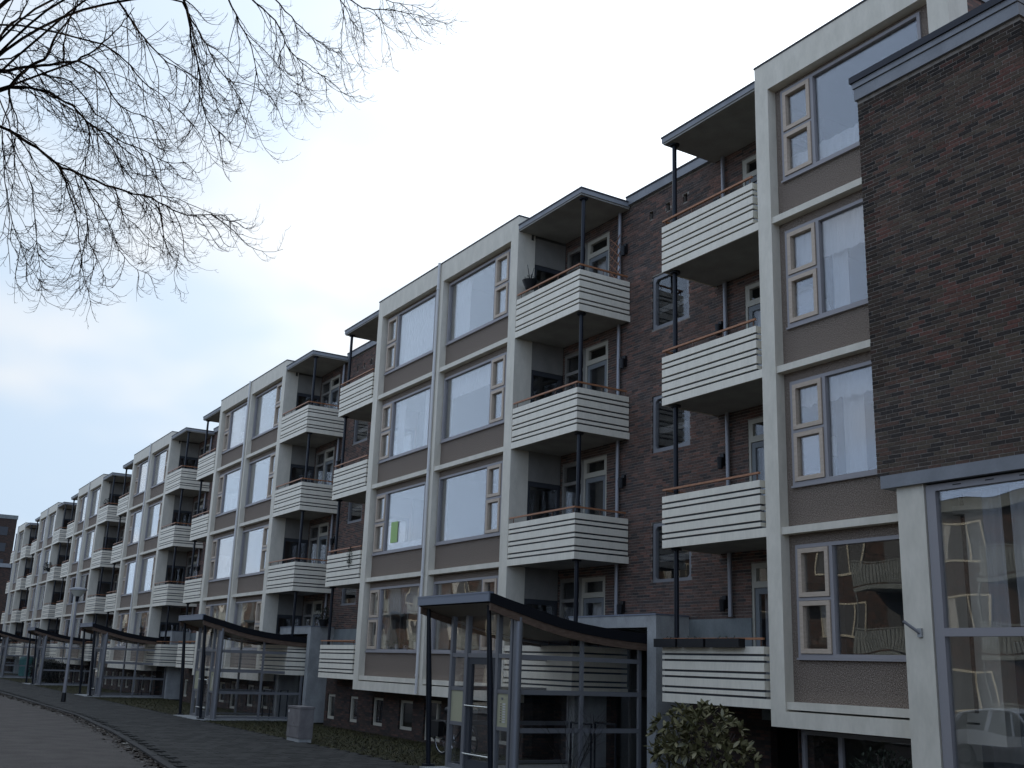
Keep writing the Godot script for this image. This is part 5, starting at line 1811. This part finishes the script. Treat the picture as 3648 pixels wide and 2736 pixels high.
# limbs of the tree: [root radius, order, points]
const LIMBS := [
	[0.055, [Vector3(0.60, 6.73, 12.62), Vector3(0.47, 6.71, 12.36), Vector3(0.34, 6.67, 12.13), Vector3(0.22, 6.59, 11.89), Vector3(0.09, 6.61, 11.59), Vector3(-0.04, 6.61, 11.19), Vector3(-0.16, 6.63, 10.74), Vector3(-0.29, 6.63, 10.51), Vector3(-0.42, 6.63, 10.19), Vector3(-0.55, 6.78, 9.78), Vector3(-0.67, 6.79, 9.54), Vector3(-0.80, 6.92, 9.32)]],
	[0.018, [Vector3(-0.20, 6.65, 10.73), Vector3(-0.14, 6.71, 10.59), Vector3(-0.08, 6.68, 10.38), Vector3(-0.02, 6.60, 10.09), Vector3(0.04, 6.54, 9.86), Vector3(0.10, 6.58, 9.70)]],
	[0.028, [Vector3(0.40, 6.52, 11.93), Vector3(0.44, 6.23, 11.78), Vector3(0.48, 5.91, 11.66), Vector3(0.52, 5.58, 11.58), Vector3(0.56, 5.25, 11.52), Vector3(0.60, 4.92, 11.40)]],
	[0.022, [Vector3(0.20, 6.53, 11.70), Vector3(0.30, 6.23, 11.60), Vector3(0.40, 5.88, 11.51), Vector3(0.50, 5.57, 11.45), Vector3(0.60, 5.33, 11.33), Vector3(0.70, 5.10, 11.28)]],
	[0.026, [Vector3(0.20, 6.53, 11.62), Vector3(0.06, 6.26, 11.36), Vector3(-0.08, 6.06, 11.15), Vector3(-0.22, 5.80, 10.97), Vector3(-0.36, 5.70, 10.72), Vector3(-0.50, 5.73, 10.55)]],
	[0.018, [Vector3(0.00, 6.59, 11.19), Vector3(-0.17, 6.40, 11.08), Vector3(-0.35, 6.31, 10.85), Vector3(-0.53, 6.16, 10.52), Vector3(-0.70, 6.24, 10.39)]],
	[0.020, [Vector3(-0.20, 6.65, 10.84), Vector3(-0.10, 6.38, 10.65), Vector3(0.00, 6.09, 10.53), Vector3(0.10, 5.91, 10.39), Vector3(0.20, 5.79, 10.26)]],
	[0.020, [Vector3(0.60, 6.66, 12.54), Vector3(0.70, 6.30, 12.34), Vector3(0.80, 6.00, 12.21), Vector3(0.90, 5.59, 12.14), Vector3(1.00, 5.30, 12.08), Vector3(1.10, 5.12, 11.96)]],
	[0.020, [Vector3(0.70, 6.65, 12.60), Vector3(0.84, 6.06, 12.51), Vector3(0.98, 5.56, 12.39), Vector3(1.12, 5.17, 12.25), Vector3(1.26, 4.89, 12.14), Vector3(1.40, 4.70, 11.98)]],
	[0.070, [Vector3(1.00, 6.93, 12.82), Vector3(0.83, 7.14, 12.61), Vector3(0.67, 7.47, 12.48), Vector3(0.50, 7.81, 12.25), Vector3(0.33, 8.18, 12.19), Vector3(0.17, 8.74, 12.00), Vector3(0.00, 9.18, 11.96)]],
	[0.060, [Vector3(0.60, 7.35, 12.83), Vector3(0.43, 7.50, 12.71), Vector3(0.26, 7.76, 12.38), Vector3(0.09, 8.05, 12.00), Vector3(-0.09, 8.22, 11.84), Vector3(-0.26, 8.65, 11.56), Vector3(-0.43, 9.06, 11.36), Vector3(-0.60, 9.54, 11.18)]],
	[0.045, [Vector3(1.00, 7.04, 12.64), Vector3(0.87, 7.19, 12.28), Vector3(0.73, 7.22, 12.11), Vector3(0.60, 7.21, 11.87), Vector3(0.47, 7.12, 11.66), Vector3(0.33, 7.16, 11.47), Vector3(0.20, 7.14, 11.23), Vector3(0.07, 7.17, 10.95), Vector3(-0.07, 7.15, 10.58), Vector3(-0.20, 7.28, 10.32)]],
	[0.030, [Vector3(1.00, 7.16, 12.50), Vector3(0.90, 7.12, 12.12), Vector3(0.80, 7.06, 11.84), Vector3(0.70, 6.91, 11.59), Vector3(0.60, 6.84, 11.39), Vector3(0.50, 6.72, 11.27), Vector3(0.40, 6.56, 11.09)]],
	[0.030, [Vector3(0.40, 7.63, 12.26), Vector3(0.25, 7.71, 11.88), Vector3(0.10, 7.51, 11.60), Vector3(-0.05, 7.41, 11.28), Vector3(-0.20, 7.43, 11.02), Vector3(-0.35, 7.57, 10.68), Vector3(-0.50, 7.74, 10.41)]],
	[0.025, [Vector3(0.80, 7.12, 11.89), Vector3(0.90, 6.88, 11.71), Vector3(1.00, 6.55, 11.71), Vector3(1.10, 6.32, 11.72), Vector3(1.20, 6.18, 11.64), Vector3(1.30, 6.12, 11.47)]],
	[0.025, [Vector3(0.40, 7.13, 11.47), Vector3(0.35, 7.01, 11.27), Vector3(0.30, 6.92, 11.02), Vector3(0.25, 6.80, 10.81), Vector3(0.20, 6.69, 10.64)]],
	[0.040, [Vector3(-0.20, 8.28, 11.82), Vector3(-0.45, 8.31, 11.50), Vector3(-0.70, 8.09, 11.18), Vector3(-0.95, 8.15, 10.83), Vector3(-1.20, 8.26, 10.47)]],
	[0.035, [Vector3(-0.40, 8.73, 11.54), Vector3(-0.60, 8.70, 11.18), Vector3(-0.80, 8.60, 10.92), Vector3(-1.00, 8.52, 10.50), Vector3(-1.20, 8.49, 10.23), Vector3(-1.40, 8.41, 9.98)]],
	[0.040, [Vector3(0.20, 9.11, 11.55), Vector3(0.03, 8.84, 11.20), Vector3(-0.13, 8.75, 10.93), Vector3(-0.30, 8.71, 10.71), Vector3(-0.47, 8.73, 10.41), Vector3(-0.63, 8.63, 10.25), Vector3(-0.80, 8.41, 10.26)]],
	[0.045, [Vector3(0.80, 9.08, 10.91), Vector3(0.60, 9.00, 10.71), Vector3(0.40, 8.69, 10.57), Vector3(0.20, 8.52, 10.39), Vector3(0.00, 8.18, 10.29), Vector3(-0.20, 7.96, 10.09), Vector3(-0.40, 7.89, 9.79)]],
	[0.035, [Vector3(0.40, 9.23, 10.75), Vector3(0.08, 8.94, 10.33), Vector3(-0.24, 8.79, 10.01), Vector3(-0.56, 8.78, 9.72), Vector3(-0.88, 8.74, 9.48), Vector3(-1.20, 8.76, 9.49)]],
	[0.025, [Vector3(0.60, 8.90, 10.67), Vector3(0.70, 8.45, 10.55), Vector3(0.80, 8.03, 10.39), Vector3(0.90, 7.69, 10.14), Vector3(1.00, 7.56, 10.09)]],
	[0.035, [Vector3(0.40, 9.54, 10.18), Vector3(0.20, 9.30, 9.89), Vector3(0.00, 9.16, 9.67), Vector3(-0.20, 9.02, 9.54), Vector3(-0.40, 8.90, 9.38), Vector3(-0.60, 8.79, 9.10)]],
	[0.035, [Vector3(0.60, 9.52, 9.94), Vector3(0.44, 9.40, 9.50), Vector3(0.28, 9.24, 9.29), Vector3(0.12, 9.13, 9.03), Vector3(-0.04, 9.13, 8.74), Vector3(-0.20, 9.20, 8.42)]],
	[0.030, [Vector3(0.00, 10.04, 9.43), Vector3(-0.25, 9.93, 8.96), Vector3(-0.50, 9.92, 8.57), Vector3(-0.75, 10.03, 8.27), Vector3(-1.00, 10.29, 7.97)]],
	[0.020, [Vector3(0.00, 9.42, 9.21), Vector3(0.20, 8.90, 9.31), Vector3(0.40, 8.48, 9.24), Vector3(0.60, 8.30, 9.03)]],
	[0.025, [Vector3(-0.60, 10.92, 8.31), Vector3(-0.80, 10.82, 8.00), Vector3(-1.00, 10.79, 7.85), Vector3(-1.20, 10.87, 7.60)]],
	[0.034, [Vector3(-0.50, 10.89, 8.41), Vector3(-0.60, 10.88, 8.00), Vector3(-0.70, 10.91, 7.76), Vector3(-0.80, 11.08, 7.40), Vector3(-0.90, 11.24, 7.03), Vector3(-1.00, 11.37, 6.64), Vector3(-1.10, 11.44, 6.35)]],
	[0.025, [Vector3(-0.40, 11.10, 7.75), Vector3(-0.47, 11.02, 7.46), Vector3(-0.53, 11.14, 7.14), Vector3(-0.60, 11.21, 6.80)]],
	[0.050, [Vector3(1.20, 7.32, 12.89), Vector3(1.15, 7.57, 12.81), Vector3(1.10, 7.86, 12.67), Vector3(1.05, 8.16, 12.59), Vector3(1.00, 8.35, 12.57)]],
	[0.030, [Vector3(1.00, 7.30, 12.83), Vector3(0.90, 7.47, 12.65), Vector3(0.80, 7.70, 12.45), Vector3(0.70, 7.76, 12.17), Vector3(0.60, 7.78, 12.05)]],
	[0.030, [Vector3(0.90, 7.61, 12.10), Vector3(0.83, 7.97, 12.12), Vector3(0.77, 8.37, 12.08), Vector3(0.70, 8.69, 12.04)]],
	[0.030, [Vector3(1.10, 7.00, 12.63), Vector3(1.23, 6.74, 12.59), Vector3(1.35, 6.53, 12.51), Vector3(1.48, 6.29, 12.50), Vector3(1.60, 6.05, 12.54)]],
]

func build_tree():
	var foot := Vector3(0.4, G - 0.02, 13.6)
	var o := node3(self, "bare_tree", foot)
	tag(o, "leafless street tree reaching in from the upper left with drooping twigs", "tree")
	var tr := Twigs.new()
	var tp := PackedVector3Array()
	for i in 12:
		tp.append(Vector3(0.05 * sin(i * 0.7), i * 0.75, 0.04 * cos(i)))
	tr.tube(tp, 0.24, 0.05, 14)
	put(o, "trunk", tr.commit(), M.bark)
	var tw := Twigs.new()
	tw.r.seed = 2024
	var r := tw.r
	var fine := Twigs.new()
	fine.r.seed = 77
	for L in LIMBS:
		var rad: float = L[0] * 0.36
		var pts: Array = []
		for p in L[1]:
			pts.append(p - foot)
		var line := smooth_line(pts, 0.12)
		# small irregular bends
		for i in range(1, line.size() - 1):
			line[i] += Vector3(r.randfn(0, 0.007), r.randfn(0, 0.007), r.randfn(0, 0.007))
		if L[0] >= 0.034:
			var s: Vector3 = line[0]
			var root := Vector3(0, clampf(s.y - 1.6, 3.5, 6.8), 0)
			var mid := Vector3(s.x * 0.5 + r.randf_range(-0.5, 0.5), lerpf(root.y, s.y, 0.75) + r.randf_range(0.0, 0.5), s.z * 0.5 + r.randf_range(-0.3, 0.3))
			var lead := smooth_line([root, root.lerp(mid, 0.5) + Vector3(0, 0.3, 0.1), mid, s], 0.3)
			tw.tube(lead, rad * 1.3, rad * 0.9, 7)
		tw.tube(line, rad, maxf(rad * 0.25, 0.003), 6)
		var length := 0.0
		for i in range(1, line.size()):
			length += line[i].distance_to(line[i - 1])
		# secondary shoots: leave the limb forward, sag, and turn up at the tip
		var count := int(length * 6.2)
		for k in count:
			var f := (k + r.randf()) / count
			var i := clampi(int(f * (line.size() - 1)), 1, line.size() - 1)
			var t := (line[i] - line[i - 1]).normalized()
			var side := t.cross(Vector3(r.randfn(0, 1), r.randfn(0, 1), r.randfn(0, 1))).normalized()
			var d := (t * r.randf_range(0.6, 1.2) + side * r.randf_range(0.3, 0.8) + Vector3(0, -0.25, 0)).normalized()
			var len := r.randf_range(0.5, 1.6) * (1.15 - 0.5 * f) * (0.55 if L[0] < 0.031 else 1.0)
			var m := 9
			var q := PackedVector3Array()
			var pos: Vector3 = line[i]
			for j in m + 1:
				q.append(pos)
				var g := -0.17 if j < m * 0.55 else 0.30
				d = (d + Vector3(r.randfn(0, 0.10), g + r.randfn(0, 0.05), r.randfn(0, 0.10))).normalized()
				pos += d * len / m
			var r0 := clampf(rad * 0.52, 0.0048, 0.008)
			tw.tube(q, r0, 0.003, 4)
			fine.side_twigs(q, 0.55, 0.12, 0.45, 0.0034, 0.8, 1)
		# the limb's own end splits into twigs
		fine.side_twigs(line.slice(int(line.size() * 0.45)), 0.5, 0.15, 0.5, 0.0036, 0.8, 1)
	put(o, "limbs", tw.commit(), M.bark)
	var f := put(o, "twigs", fine.commit(), M.bark)
	kind(f, "stuff")
